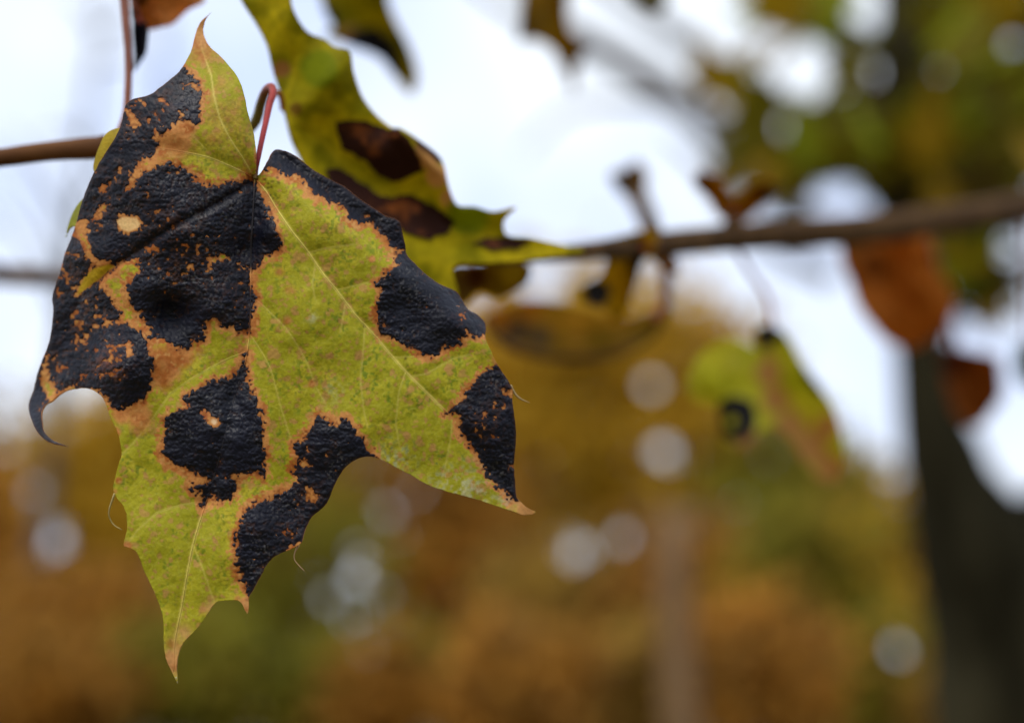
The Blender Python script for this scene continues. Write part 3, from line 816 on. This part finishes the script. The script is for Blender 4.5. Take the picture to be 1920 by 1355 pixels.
        # tan freckles with a darker rim
        for sc, sd_, thr, amt in ((29, 71, .22, .62), (15, 72, .24, .45), (52, 73, .19, .7), (22, 74, .19, .6)):
            f1, f2, idv = worley(x + 7 * n2 + 3 * n3, y + 8 * fbm(x, y, 18, 2, sd_), sc, sd_)
            r_ = thr * (.35 + .9 * (idv * 7.3 % 1)); on = idv > .45
            t = smooth(r_, r_ * .7, f1 + .12 * n3) * on
            rim = smooth(r_ * 1.35, r_, f1 + .12 * n3) * on
            c = c + (rim * amt * .35)[:, None] * (lin(132, 105, 38) - c)
            c = c + (t * amt)[:, None] * (lin(178, 132, 72) * (.85 + .3 * idv)[:, None] - c)
        # upper lobe and tips gone tan
        up = smooth(335, 120, y) * (x < 485) * .8 * smooth(-.45, .45, n2 + .5 * n1 + .1)
        c = c + up[:, None] * (lin(186, 138, 66) - c)
        # veins
        for k, q in enumerate(nlin):
            near = (x > q[:, 0].min() - 8) & (x < q[:, 0].max() + 8) & (y > q[:, 1].min() - 8) & (y < q[:, 1].max() + 8)
            if not near.any(): continue
            wd = 4.2 if k < 2 else 3.0
            d = dist_line(x[near], y[near], q); t = smooth(wd, wd * .35, d) * (.7 if k < 5 else .35)
            c[near] = c[near] + t[:, None] * (lin(206, 188, 92) - c[near])
        # dead brown margin round every tar spot
        bd = -black_dist(x, y)
        wid = 15 + 10 * fbm(x, y, 35, 2, 81) + 5 * n3
        b = smooth(1.0, .55, bd / np.maximum(wid, 4))
        blob = np.zeros(x.shape)
        for bx, by, br, a in browns: blob = np.maximum(blob, a * np.exp(-((x - bx) ** 2 + (y - by) ** 2) / br ** 2))
        b = np.maximum(b, smooth(.30, .62, blob + .22 * n2 + .1 * n3) * np.clip(blob * 1.4, 0, 1))
        bc = BR1 + (smooth(-.4, .5, n2)[:, None]) * (BR2 - BR1)
        bc = bc + smooth(.2, .7, n3 + .3 * n2)[:, None] * .6 * (lin(214, 160, 92) - bc)
        c = c + b[:, None] * .94 * (bc - c)
        # burnt line right at the crust
        t = smooth(4.5, .0, bd) * (bd > -3); c = c + (t * .75)[:, None] * (lin(112, 52, 20) - c)
        # deep inside the blackened ground the flecks are tan to cream
        ins = smooth(0, -3, bd)
        c = c + ins[:, None] * (lin(178, 112, 58) + smooth(-.3, .4, n3)[:, None] * lin(120, 100, 70) * .5 - c)
        for q in YEL:
            s = smooth(-2, 4, sdf_poly(x, y, q)); c = c + s[:, None] * .9 * (lin(190, 158, 26) - c)
        for q, cc in ((islands[2], lin(236, 196, 132)), (isl[4][0][2:], lin(228, 196, 150))):
            s = smooth(0, 5, sdf_poly(x, y, q)); c = c + s[:, None] * .9 * (cc - c)
        s = np.exp(-((x - 383) ** 2 + (y - 778) ** 2) / 9 ** 2); c = c + s[:, None] * .8 * (lin(140, 52, 22) - c)
        for tx, ty, tr_ in ((985,957,26), (322,1245,30), (330,1215,18), (462,1138,16), (345,1185,16), (384,45,26), (370,75,22), (238,1026,12), (395,1138,14)):
            t = np.exp(-((x - tx) ** 2 + (y - ty) ** 2) / tr_ ** 2); c = c + (t * .75 * smooth(.5, -.5, n2 - .3))[:, None] * (lin(196, 146, 88) - c)
        for dx, dy, dr, a in dust:
            t = a * np.exp(-((x - dx) ** 2 + (y - dy) ** 2) / dr ** 2) * smooth(-.3, .6, n3); c = c + t[:, None] * (lin(205, 200, 165) - c)
        # specks near the stalk
        for sx, sy in ((497,337),(503,344),(509,351),(512,340),(520,333),(523,343),(502,352),(507,366),(512,372),(683,612),(760,672),(756,560)):
            t = np.exp(-((x - sx) ** 2 + (y - sy) ** 2) / 2.6 ** 2); c = c + (t * .8)[:, None] * (lin(70, 52, 22) - c)
        return np.clip(c, .002, 1)

    def tcol(x, y, s):
        c = np.tile(np.array((.0038, .0043, .0100)), (len(x), 1)) * (1 + .5 * fbm(x, y, 25, 2, 91))[:, None]
        n = fbm(x, y, 7, 3, 92); n2 = fbm(x, y, 40, 2, 93)
        edge = smooth(5, 0, s + 2 * n); c = c + (edge * .55)[:, None] * (np.array((.040, .016, .008)) - c)
        m = np.zeros(len(x))
        for fx, fy, fr, a in fleck: m = m + a * np.exp(-((x - fx) ** 2 + (y - fy) ** 2) / fr ** 2)
        t = smooth(.10, .5, n + .15 * n2) * np.clip(m, 0, 1); c = c + (t * .55)[:, None] * (np.array((.10, .042, .022)) - c)
        t = smooth(.66, .88, vnoise(x / 3.1, y / 3.1, 94)) * smooth(.1, .6, n2 + .1); c = c + (t * .3)[:, None] * (np.array((.16, .15, .14)) - c)
        t = np.exp(-((x - 207) ** 2 + (y - 685) ** 2) / 24 ** 2) * smooth(-.3, .4, n); c = c + (t * .8)[:, None] * (np.array((.14, .045, .025)) - c)
        return c

    def relief(x, y):
        wr = fbm(x * .6 + 5 * fbm(x, y, 30, 2, 99), y * 1.7, 13, 3, 95)      # wrinkles run across
        f1, f2, _ = worley(x + 3 * wr, y + 3 * wr, 10, 96)
        return .00022 * wr + .00014 * smooth(0, .5, f2 - f1) - .00005

    VEg = [(v, r0 * (.68 if i < 5 else .5), r1 * (.62 if i < 5 else .45)) for i, (v, r0, r1) in enumerate(VE)]
    def vcolour(x, y):
        c = colour(x, y)
        blk = smooth(-2, 2, black_dist(np.asarray(x), np.asarray(y)))[:, None]
        return c * (1 - blk) + blk * np.array((.018, .015, .017))
    dp = float(depth(np.array([479.]), np.array([331.]))[0])
    root = make_leaf('maple_leaf', 'sharp yellow green maple leaf with large black tar spots hanging from a red stalk', OUT, depth, colour, tars=spots, veins=VEg,
                     pitch=2.0, mat=M_BLADE, tarcol=tcol, base=(479, 331), tarfn=tarfn, tar_relief=relief, edge_noise=.7, veincol=vcolour, lift=.00016,
                     petiole=[(479, 336, dp - .0004, 4.5), (480, 318, dp + .0004, 4.6), (484, 296, dp + .001, 5.0), (491, 262, dp + .004, 5.4), (499, 226, dp + .008, 5.8), (506, 194, dp + .011, 6.6),
                              (512, 175, dp + .013, 7.0), (509, 163, dp + .016, 7.2), (500, 168, dp + .020, 8.0), (490, 192, dp + .024, 9.0), (479, 228, dp + .028, 9.6), (455, 255, .352, 8.2), (420, 268, .357, 9)],
                     petcols=[(.16, .11, .03), (.20, .015, .018), (.28, .022, .022), (.32, .035, .030), (.30, .04, .028), (.24, .05, .028), (.12, .085, .02), (.14, .12, .022), (.12, .09, .025)])
    # hair-fine curled teeth of the margin
    o = np.array(root.location)
    def tooth(path, c):
        q = [(a, b, float(depth(np.array([a], float), np.array([b], float))[0]) + dz, r) for a, b, dz, r in path]
        v, f, cc = petiole_tube(q, [c, c], 6, 5); obj('margin_tooth', v, f, M_STALK, root, col=cc)
    tooth([(957, 722, .0003, 2.6), (964, 736, .0006, 2.4), (975, 747, .001, 1.8), (993, 755, .0016, .5)], (.36, .25, .10))
    tooth([(560, 1022, .0004, 2.2), (553, 1035, .001, 1.3), (552, 1048, .0014, .9), (560, 1059, .0014, .8), (571, 1070, .001, .5)], (.36, .22, .10))
    tooth([(330, 1268, 0, 2.4), (333, 1280, .0003, .8)], (.4, .33, .16))
    tooth([(92, 826, 0, 2.0), (112, 832, .0004, 1.4), (128, 837, .0006, .5)], (.03, .018, .012))
    tooth([(215, 925, .002, 2.2), (204, 962, .004, 1.4), (212, 982, .005, 1.2), (229, 993, .005, .5)], (.42, .33, .12))
    # curled-under teeth of the left lobes, seen past the margin
    def flap(pts, dz, c):
        q = catmull(pts, 3)
        V2, F = clip_grid(*(q[:, 0].min() - 4, q[:, 0].max() + 4, q[:, 1].min() - 4, q[:, 1].max() + 4), 2.5, lambda x, y: sdf_poly(x, y, q))
        x, y = V2[:, 0], V2[:, 1]
        z = depth(x, y) + dz + .0025 * np.clip((q[:, 0].max() - x) / 30, 0, 1)
        col = np.array(c) * (1 + .25 * fbm(x, y, 14, 3, 7))[:, None]
        fl = obj('curled_margin', P(x, y, z), F, M_BLADE, root, col=col)
        md = fl.modifiers.new('thickness', 'SOLIDIFY'); md.thickness = .0003; md.offset = -1
    flap([(232, 244), (222, 240), (205, 246), (194, 257), (186, 275), (178, 297), (175, 318), (185, 330), (215, 300), (240, 262)], .0022, (.42, .30, .02))
    flap([(165, 370), (152, 376), (140, 392), (131, 412), (126, 428), (122, 446), (129, 430), (138, 424), (152, 428), (170, 400)], .002, (.30, .30, .03))
spotted_leaf()

# ------------------------------------------------------------------ twigs and branches near the spotted leaf
def branch(name, label, path, mat, cat='branch', twigs=(), knots=(), group=None, seg=12):
    root = empty(name, tuple(P(path[0][0], path[0][1], float(beyond(path[0][2])))))
    path = [(a, b, float(beyond(c)), e) for a, b, c, e in path]
    v, f = pxtube(path, 8, seg, .05, int(path[0][0]) + 5); obj('wood', v, f, mat, root)
    for t in twigs:
        t = [(a, b, float(beyond(c)), e) for a, b, c, e in t]
        v, f = pxtube(t, 6, 8, .05, 3); obj('twig', v, f, mat, root)
    for (u, w, d, r) in knots:      # bud scars: short swollen rings
        d = float(beyond(d))
        v, f = pxtube([(u - 7, w + .8, d, r * .86), (u - 3, w + .3, d, r), (u + 3, w - .3, d, r), (u + 7, w - .8, d, r * .86)], 4, 12); obj('bud_scar', v, f, mat, root)
    tag(root, label, cat, group)
    return root

branch('branch', 'brown twig crossing the sky behind the blackened left lobe', [(-120, 309, .366, 18), (0, 296, .362, 18), (90, 284, .36, 18.5), (200, 276, .358, 21), (330, 268, .357, 15), (400, 268, .357, 12), (440, 264, .356, 9)], M_TWIG,
       knots=[(196, 276, .358, 23)])
branch('branch', 'dark brown twig blurred low behind the left leaf margin', [(-160, 500, .56, 19), (0, 514, .56, 19), (110, 521, .555, 18), (230, 520, .55, 15), (330, 500, .545, 12)], M_BRANCH)
branch('branch', 'long brown branch running right from the pointed leaf tip', [(2080, 352, .66, 31), (1920, 388, .60, 29), (1760, 412, .56, 28), (1600, 432, .53, 30), (1450, 440, .505, 29), (1300, 452, .48, 26), (1200, 462, .46, 23), (1060, 474, .43, 16), (930, 486, .405, 10), (800, 470, .385, 8)], M_BRANCH,
       twigs=[[(1236, 460, .47, 14), (1226, 425, .47, 11), (1205, 385, .475, 10), (1190, 345, .48, 8)], [(1372, 448, .49, 14), (1368, 415, .49, 12), (1372, 400, .49, 10)]],
       knots=[(1236, 460, .47, 25), (1372, 447, .49, 27)])
branch('twig', 'upright reddish shoot rising from the brown twig at left', [(207, 276, .357, 9), (224, 250, .356, 8), (236, 215, .356, 7.2), (240, 170, .356, 7), (241, 110, .357, 7), (237, 50, .358, 8), (231, -20, .359, 8), (226, -90, .36, 8)], M_SHOOT, 'twig')
branch('twig', 'thin drooping dark twig loop below the long branch', [(905, 600, .50, 5), (935, 636, .50, 6), (1000, 664, .50, 7), (1080, 672, .505, 7), (1160, 662, .51, 7), (1220, 630, .515, 6.5), (1250, 575, .50, 6), (1252, 510, .485, 6), (1240, 462, .475, 6)], M_BRANCH, 'twig')

# ------------------------------------------------------------------ the other leaves on the branches
def paint(c1, c2, blobs=(), lines=(), seed=0, sc=40, linecol=None, c3=None):
    c1, c2 = np.array(c1), np.array(c2)
    lc = np.array(linecol) if linecol is not None else c2 * 1.25
    def f(x, y):
        x = np.asarray(x, float); y = np.asarray(y, float)
        n = fbm(x, y, sc, 3, seed); w = smooth(-.5, .5, n)[:, None]
        c = c1 * (1 - w) + c2 * w
        c = c * (1 + .22 * fbm(x, y, 9, 2, seed + 3))[:, None]
        for pl, wd in lines:
            d = dist_line(x, y, np.array(pl, float)); c = c + smooth(wd, wd * .3, d)[:, None] * .6 * (lc - c)
        for bx, by, br, bc in blobs:
            t = smooth(.25, .6, np.exp(-((x - bx) ** 2 + (y - by) ** 2) / br ** 2) + .15 * n); c = c + t[:, None] * (np.array(bc) - c)
        return np.clip(c, .002, 1)
    return f

def dfn(d0, gx=0, gy=0, cx=0, cy=0, folds=(), amp=.0012, sc=60, seed=0, cup=0, r=100):
    """tilted, cupped, creased sheet; gx, gy metres per px"""
    def f(x, y):
        x = np.asarray(x, float); y = np.asarray(y, float)
        z = float(beyond(d0)) + gx * (x - cx) + gy * (y - cy) + cup * (((x - cx) ** 2 + (y - cy) ** 2) / r ** 2)
        for pl, h, w in folds: z = z + h * np.exp(-(dist_line(x, y, np.array(pl, float)) / w) ** 2)
        return z + amp * fbm(x, y, sc, 2, seed)
    return f

Y1, Y2 = lin(152, 142, 10), lin(192, 172, 20)
TAN = lin(204, 156, 92)
DK = (.030, .010, .006)  # blotches seen against the light: back light put into their colour as red brown
# the leaf right behind the spotted one
mid = [(530, 205), (590, 250), (660, 320), (730, 360), (800, 395), (880, 430), (960, 455), (1060, 462)]
make_leaf('maple_leaf', 'olive maple leaf with dark red brown blotches close behind the spotted leaf',
    [(524, 172), (513, 134), (501, 88), (478, 42), (459, 13), (448, -15), (470, -60), (520, -80), (548, -30), (546, 2), (556, 31), (578, 61), (606, 73), (626, 88), (656, 97), (662, 130), (674, 169), (686, 192), (709, 219), (737, 240),
     (750, 240), (790, 266), (828, 299), (840, 345), (856, 384), (890, 388), (925, 398), (969, 388), (945, 414), (950, 441), (989, 445), (1058, 460), (1100, 470), (1040, 480), (990, 488), (900, 494), (850, 500), (860, 560), (840, 570), (800, 540),
     (760, 520), (700, 500), (640, 440), (600, 380), (566, 303), (547, 265), (533, 215)],
    dfn(.368, 3.2e-5, 0, 640, 250, folds=[(mid, .006, 50), ([(655, 97), (600, 180), (545, 230)], -.005, 40), ([(755, 250), (830, 330), (856, 390)], -.006, 22), ([(600, 60), (540, 120)], .004, 40)], amp=.0018, sc=70, seed=101),
    paint(Y1 * .85, Y2 * .95, blobs=[(800, 290, 26, TAN), (820, 330, 22, TAN), (842, 372, 16, TAN), (528, 130, 18, lin(170, 120, 60)), (555, 205, 14, lin(120, 90, 20)), (600, 130, 40, lin(125, 132, 14)), (880, 400, 40, lin(140, 145, 18))],
          lines=[(mid, 6), ([(530, 200), (560, 120), (510, 20)], 5), ([(535, 210), (570, 290), (600, 350)], 4)], seed=111),
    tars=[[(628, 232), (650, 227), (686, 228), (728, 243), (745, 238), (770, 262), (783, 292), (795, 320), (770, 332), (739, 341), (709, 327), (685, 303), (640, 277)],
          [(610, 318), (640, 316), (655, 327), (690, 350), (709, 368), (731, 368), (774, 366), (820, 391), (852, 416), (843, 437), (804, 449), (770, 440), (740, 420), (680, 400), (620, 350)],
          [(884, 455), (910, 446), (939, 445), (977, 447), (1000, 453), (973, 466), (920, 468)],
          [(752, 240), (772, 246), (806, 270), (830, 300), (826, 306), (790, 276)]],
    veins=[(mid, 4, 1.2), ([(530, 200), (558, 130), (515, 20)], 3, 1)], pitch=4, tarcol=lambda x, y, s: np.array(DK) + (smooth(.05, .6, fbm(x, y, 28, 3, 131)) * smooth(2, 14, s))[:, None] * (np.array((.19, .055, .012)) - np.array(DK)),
    base=(530, 178), petiole=[(530, 205, .366, 5), (526, 180, .360, 5.5), (518, 174, .350, 5.5), (510, 180, .331, 5.5)])

make_leaf('maple_leaf', 'yellow olive leaf lobe with a black blotch hanging against the sky',
    [(590, -60), (600, -10), (612, 30), (624, 52), (608, 66), (640, 80), (659, 88), (690, 98), (716, 112), (734, 136), (750, 156), (772, 178), (783, 146), (768, 90), (745, 46), (728, 4), (720, -60), (660, -90)],
    dfn(.50, 1e-4, 1.2e-4, 690, 40, folds=[([(640, -60), (700, 60), (770, 175)], .012, 40)], amp=.003, seed=201),
    paint(Y1 * .75, Y2 * .75, blobs=[(655, 70, 22, TAN * .8)], seed=211, lines=[([(640, -60), (700, 60), (770, 175)], 6)]),
    tars=[[(640, 78), (662, 58), (702, 48), (738, 76), (758, 122), (750, 150), (730, 140), (706, 112), (660, 94)], [(600, 8), (626, 14), (632, 50), (612, 56)]], pitch=5, base=(650, -80), tarcol=(.012, .011, .014),
    petiole=[(655, -85, .495, 6), (640, -130, .49, 6), (600, -190, .48, 6)])

make_leaf('maple_leaf', 'ochre lobed leaf hanging from above left of the pale limbs',
    [(985, -50), (978, 10), (972, 78), (1000, 76), (1033, 92), (1050, 120), (1064, 150), (1076, 178), (1082, 140), (1090, 108), (1116, 88), (1088, 74), (1072, 58), (1066, 10), (1075, -50), (1030, -70)],
    dfn(.60, 2e-4, 2e-4, 1040, 50, folds=[([(1030, -60), (1060, 80), (1076, 175)], .015, 40)], amp=.004, seed=301),
    paint(lin(130, 100, 8), lin(165, 125, 14), blobs=[(1110, 85, 26, (.05, .025, .01)), (985, 60, 18, (.10, .05, .012))], seed=311), pitch=6, base=(1030, -65), petiole=[(1030, -62, .6, 6), (1020, -120, .6, 6), (1000, -200, .6, 7)])
make_leaf('maple_leaf', 'small olive leaf tip poking in above the pale limbs',
    [(1170, -60), (1180, -10), (1205, 12), (1232, 24), (1250, 10), (1252, -30), (1220, -70)],
    dfn(.65, 2e-4, 1e-4, 1210, -10, amp=.004, seed=401), paint(lin(100, 90, 6), lin(130, 110, 10), seed=411), pitch=7, base=(1215, -65), petiole=[(1215, -60, .65, 6), (1200, -140, .65, 6)])

make_leaf('maple_leaf', 'orange brown dried leaf beside the upright reddish shoot',
    [(262, -70), (244, -30), (246, 10), (252, 44), (276, 56), (300, 52), (325, 46), (340, 32), (356, 18), (385, 2), (372, -30), (330, -70)],
    dfn(.385, 1e-4, 5e-5, 300, 0, folds=[([(262, -60), (275, 50)], .008, 22)], amp=.002, seed=501),
    paint(lin(196, 128, 62), lin(226, 160, 96), blobs=[(252, 30, 20, lin(92, 52, 14)), (262, 0, 16, lin(100, 60, 20))], seed=511),
    tars=[], pitch=4, base=(262, -60), petiole=[(262, -60, .385, 5), (246, -90, .37, 5), (228, -96, .36, 5)])
make_leaf('maple_leaf', 'narrow black shrivelled leaf hanging under the orange brown leaf',
    [(252, 40), (250, 62), (252, 90), (253, 108), (251, 136), (262, 116), (273, 98), (277, 72), (277, 48), (266, 38)],
    dfn(.38, 1e-4, 0, 262, 80, folds=[([(262, 40), (255, 130)], .005, 9)], amp=.001, sc=20, seed=551), paint((.012, .011, .015), (.02, .018, .024), seed=561), pitch=3, base=(262, 42), petiole=[(263, 44, .38, 3.5), (258, 20, .378, 3.5), (243, -10, .362, 3.5)])

make_leaf('maple_leaf', 'blurred yellow green leaf with a round black spot and tan midrib',
    [(1450, 612), (1420, 614), (1418, 640), (1417, 652), (1396, 640), (1357, 638), (1315, 665), (1290, 712), (1301, 750), (1330, 758), (1346, 765), (1350, 806), (1378, 842), (1405, 838), (1424, 812), (1452, 800), (1490, 838), (1524, 888), (1564, 904), (1588, 848), (1566, 762), (1540, 726), (1507, 682), (1476, 628)],
    dfn(.50, 2e-4, 1e-4, 1430, 740, folds=[([(1440, 640), (1440, 720), (1500, 800), (1560, 890)], .012, 45), ([(1380, 640), (1350, 720)], -.01, 40)], amp=.004, seed=601),
    paint(lin(196, 192, 40), lin(214, 204, 66), blobs=[(1440, 700, 26, TAN), (1455, 750, 28, TAN), (1480, 800, 32, TAN), (1520, 840, 36, TAN), (1555, 880, 34, TAN), (1550, 800, 24, TAN), (1400, 825, 26, TAN * .9)], seed=611, lines=[([(1440, 640), (1445, 720), (1500, 800), (1560, 890)], 14)], linecol=TAN),
    tars=[[(1340, 768), (1356, 748), (1385, 742), (1412, 753), (1420, 784), (1411, 814), (1384, 827), (1354, 818), (1339, 792)], [(1416, 606), (1462, 606), (1472, 632), (1450, 642), (1436, 656), (1420, 650)], [(1500, 670), (1512, 686), (1548, 734), (1540, 744), (1512, 712)]],
    tarfn=lambda sp, ti: (lambda x, y: np.minimum(sdf_poly(x, y, sp), (np.hypot(x - 1372, y - 790) - 11) if ti == 0 else 1e9)),
    pitch=5, base=(1448, 614), tarcol=(.012, .012, .018), petiole=[(1448, 616, .50, 5), (1440, 560, .50, 5), (1400, 500, .50, 5), (1374, 452, .5, 5)])

make_leaf('maple_leaf', 'rust orange dead leaf hanging under the long branch before the trunk',
    [(1660, 432), (1615, 428), (1582, 442), (1576, 480), (1594, 528), (1608, 572), (1636, 612), (1662, 640), (1704, 656), (1740, 640), (1772, 612), (1790, 580), (1782, 536), (1756, 506), (1748, 476), (1738, 436), (1694, 428)],
    dfn(.60, 1.5e-4, 1e-4, 1680, 530, folds=[([(1660, 436), (1680, 530), (1700, 640)], .015, 40)], amp=.006, seed=701), paint(lin(170, 98, 30), lin(198, 124, 50), blobs=[(1640, 500, 30, lin(132, 72, 20)), (1600, 460, 24, lin(132, 80, 28))], seed=711), pitch=6, base=(1660, 436),
    petiole=[(1662, 440, .60, 6), (1656, 425, .565, 6)])
make_leaf('maple_leaf', 'smaller dark rust leaf hanging over the leaning trunk fork',
    [(1790, 650), (1764, 660), (1768, 700), (1775, 730), (1792, 778), (1822, 800), (1842, 796), (1862, 770), (1880, 744), (1878, 690), (1872, 668), (1830, 658)],
    dfn(.66, 2e-4, 1e-4, 1820, 720, folds=[([(1790, 650), (1840, 790)], .015, 36)], amp=.006, seed=751), paint(lin(128, 68, 18), lin(156, 88, 28), blobs=[(1785, 680, 28, lin(70, 26, 10))], seed=761), pitch=6, base=(1790, 652),
    petiole=[(1792, 654, .66, 5), (1770, 560, .64, 5), (1750, 470, .60, 5), (1742, 418, .56, 5)])
make_leaf('maple_leaf', 'ochre leaf with black patches curling down from the branch node',
    [(1232, 436), (1200, 434), (1150, 446), (1090, 458), (1040, 474), (1090, 482), (1136, 484), (1132, 500), (1122, 520), (1096, 535), (1085, 556), (1110, 572), (1136, 578), (1152, 604), (1172, 588), (1186, 552), (1196, 520), (1204, 494), (1226, 470)],
    dfn(.455, 1e-4, 1e-4, 1160, 530, folds=[([(1190, 465), (1160, 540), (1160, 600)], .01, 30)], amp=.003, seed=801), paint(lin(160, 124, 10), lin(188, 148, 20), blobs=[(1100, 468, 40, lin(140, 124, 20)), (1160, 456, 36, lin(146, 128, 20))], seed=811),
    tars=[[(1092, 540), (1110, 526), (1138, 530), (1146, 556), (1130, 574), (1104, 568)], [(1180, 484), (1204, 478), (1206, 500), (1192, 520), (1180, 510)]], pitch=5, base=(1205, 462), tarcol=(.012, .010, .010),
    petiole=[(1206, 464, .455, 5), (1232, 460, .462, 5)])
make_leaf('maple_leaf', 'wide olive ochre leaf seen nearly edge on above the twig loop',
    [(905, 592), (950, 575), (1010, 562), (1070, 574), (1130, 590), (1190, 592), (1238, 580), (1232, 616), (1200, 640), (1130, 660), (1050, 664), (985, 652), (935, 628)],
    dfn(.505, 0, 3e-4, 1070, 610, folds=[([(905, 595), (1060, 620), (1230, 600)], .012, 28)], amp=.004, seed=851), paint(lin(164, 136, 50), lin(194, 156, 72), blobs=[(960, 618, 30, lin(120, 100, 80)), (1010, 632, 26, lin(140, 120, 90)), (930, 592, 34, lin(186, 136, 60)), (990, 572, 26, lin(180, 130, 56))], seed=861), pitch=6, base=(1232, 600),
    petiole=[(1228, 600, .478, 5), (1244, 560, .478, 5), (1240, 465, .472, 5)])
make_leaf('maple_leaf', 'small brown withered leaf dangling under the branch node',
    [(1228, 466), (1220, 480), (1236, 500), (1262, 514), (1276, 508), (1270, 488), (1254, 470)],
    dfn(.47, 2e-4, 0, 1245, 490, amp=.003, sc=25, seed=901), paint(lin(130, 80, 30), lin(160, 104, 44), seed=911), pitch=5, base=(1234, 466), petiole=[(1236, 470, .47, 4), (1236, 458, .47, 4)])
make_leaf('maple_leaf', 'brown folded leaf standing on a short twig above the branch',
    [(1196, 302), (1174, 316), (1144, 326), (1158, 356), (1176, 372), (1196, 410), (1212, 452), (1236, 448), (1228, 396), (1212, 362), (1214, 326)],
    dfn(.57, 2e-4, 0, 1185, 350, folds=[([(1180, 320), (1212, 395)], .01, 16)], amp=.004, sc=30, seed=951), paint(lin(126, 92, 24), lin(158, 118, 40), blobs=[(1170, 345, 22, (.05, .028, .012))], seed=961), pitch=5, base=(1212, 394), petiole=[(1216, 440, .57, 5), (1226, 456, .475, 5)])
make_leaf('maple_leaf', 'ochre curled leaf cupped upward on the branch',
    [(1372, 416), (1344, 402), (1328, 374), (1298, 340), (1316, 322), (1356, 340), (1366, 366), (1388, 370), (1412, 342), (1452, 340), (1444, 374), (1414, 402), (1390, 418)],
    dfn(.50, 1e-4, 2e-4, 1375, 375, folds=[([(1312, 340), (1375, 395), (1440, 355)], .012, 16)], amp=.004, sc=30, seed=981), paint(lin(150, 100, 10), lin(180, 126, 24), blobs=[(1432, 356, 16, (.06, .03, .015)), (1318, 338, 12, (.08, .04, .02))], seed=991), pitch=5, base=(1374, 402), petiole=[(1374, 400, .495, 6), (1370, 420, .49, 6)])
make_leaf('maple_leaf', 'olive leaf drooping under the pointed lobe beside the sky gap',
    [(880, 496), (850, 500), (835, 520), (846, 548), (862, 574), (880, 566), (900, 548), (930, 560), (962, 548), (990, 530), (996, 500), (960, 492)],
    dfn(.43, 1e-4, 1e-4, 910, 530, folds=[([(880, 496), (900, 550)], .01, 30)], amp=.003, seed=1001), paint(lin(96, 66, 10), lin(130, 100, 12), blobs=[(890, 520, 24, lin(84, 46, 14)), (960, 515, 26, lin(150, 120, 12))], seed=1011), pitch=5, base=(880, 494), petiole=[(884, 498, .43, 4), (890, 482, .405, 4)])
make_leaf('maple_leaf', 'deep green leaf edge hanging past the rust leaves',
    [(1912, 640), (1902, 668), (1906, 702), (1924, 726), (1960, 720), (1980, 680), (1950, 640)],
    dfn(.7, 2e-4, 0, 1930, 680, amp=.004, seed=1051), paint(lin(50, 66, 24), lin(70, 86, 30), seed=1061), pitch=7, base=(1930, 640), petiole=[(1930, 644, .7, 5), (1930, 520, .66, 5), (1925, 392, .605, 5)])
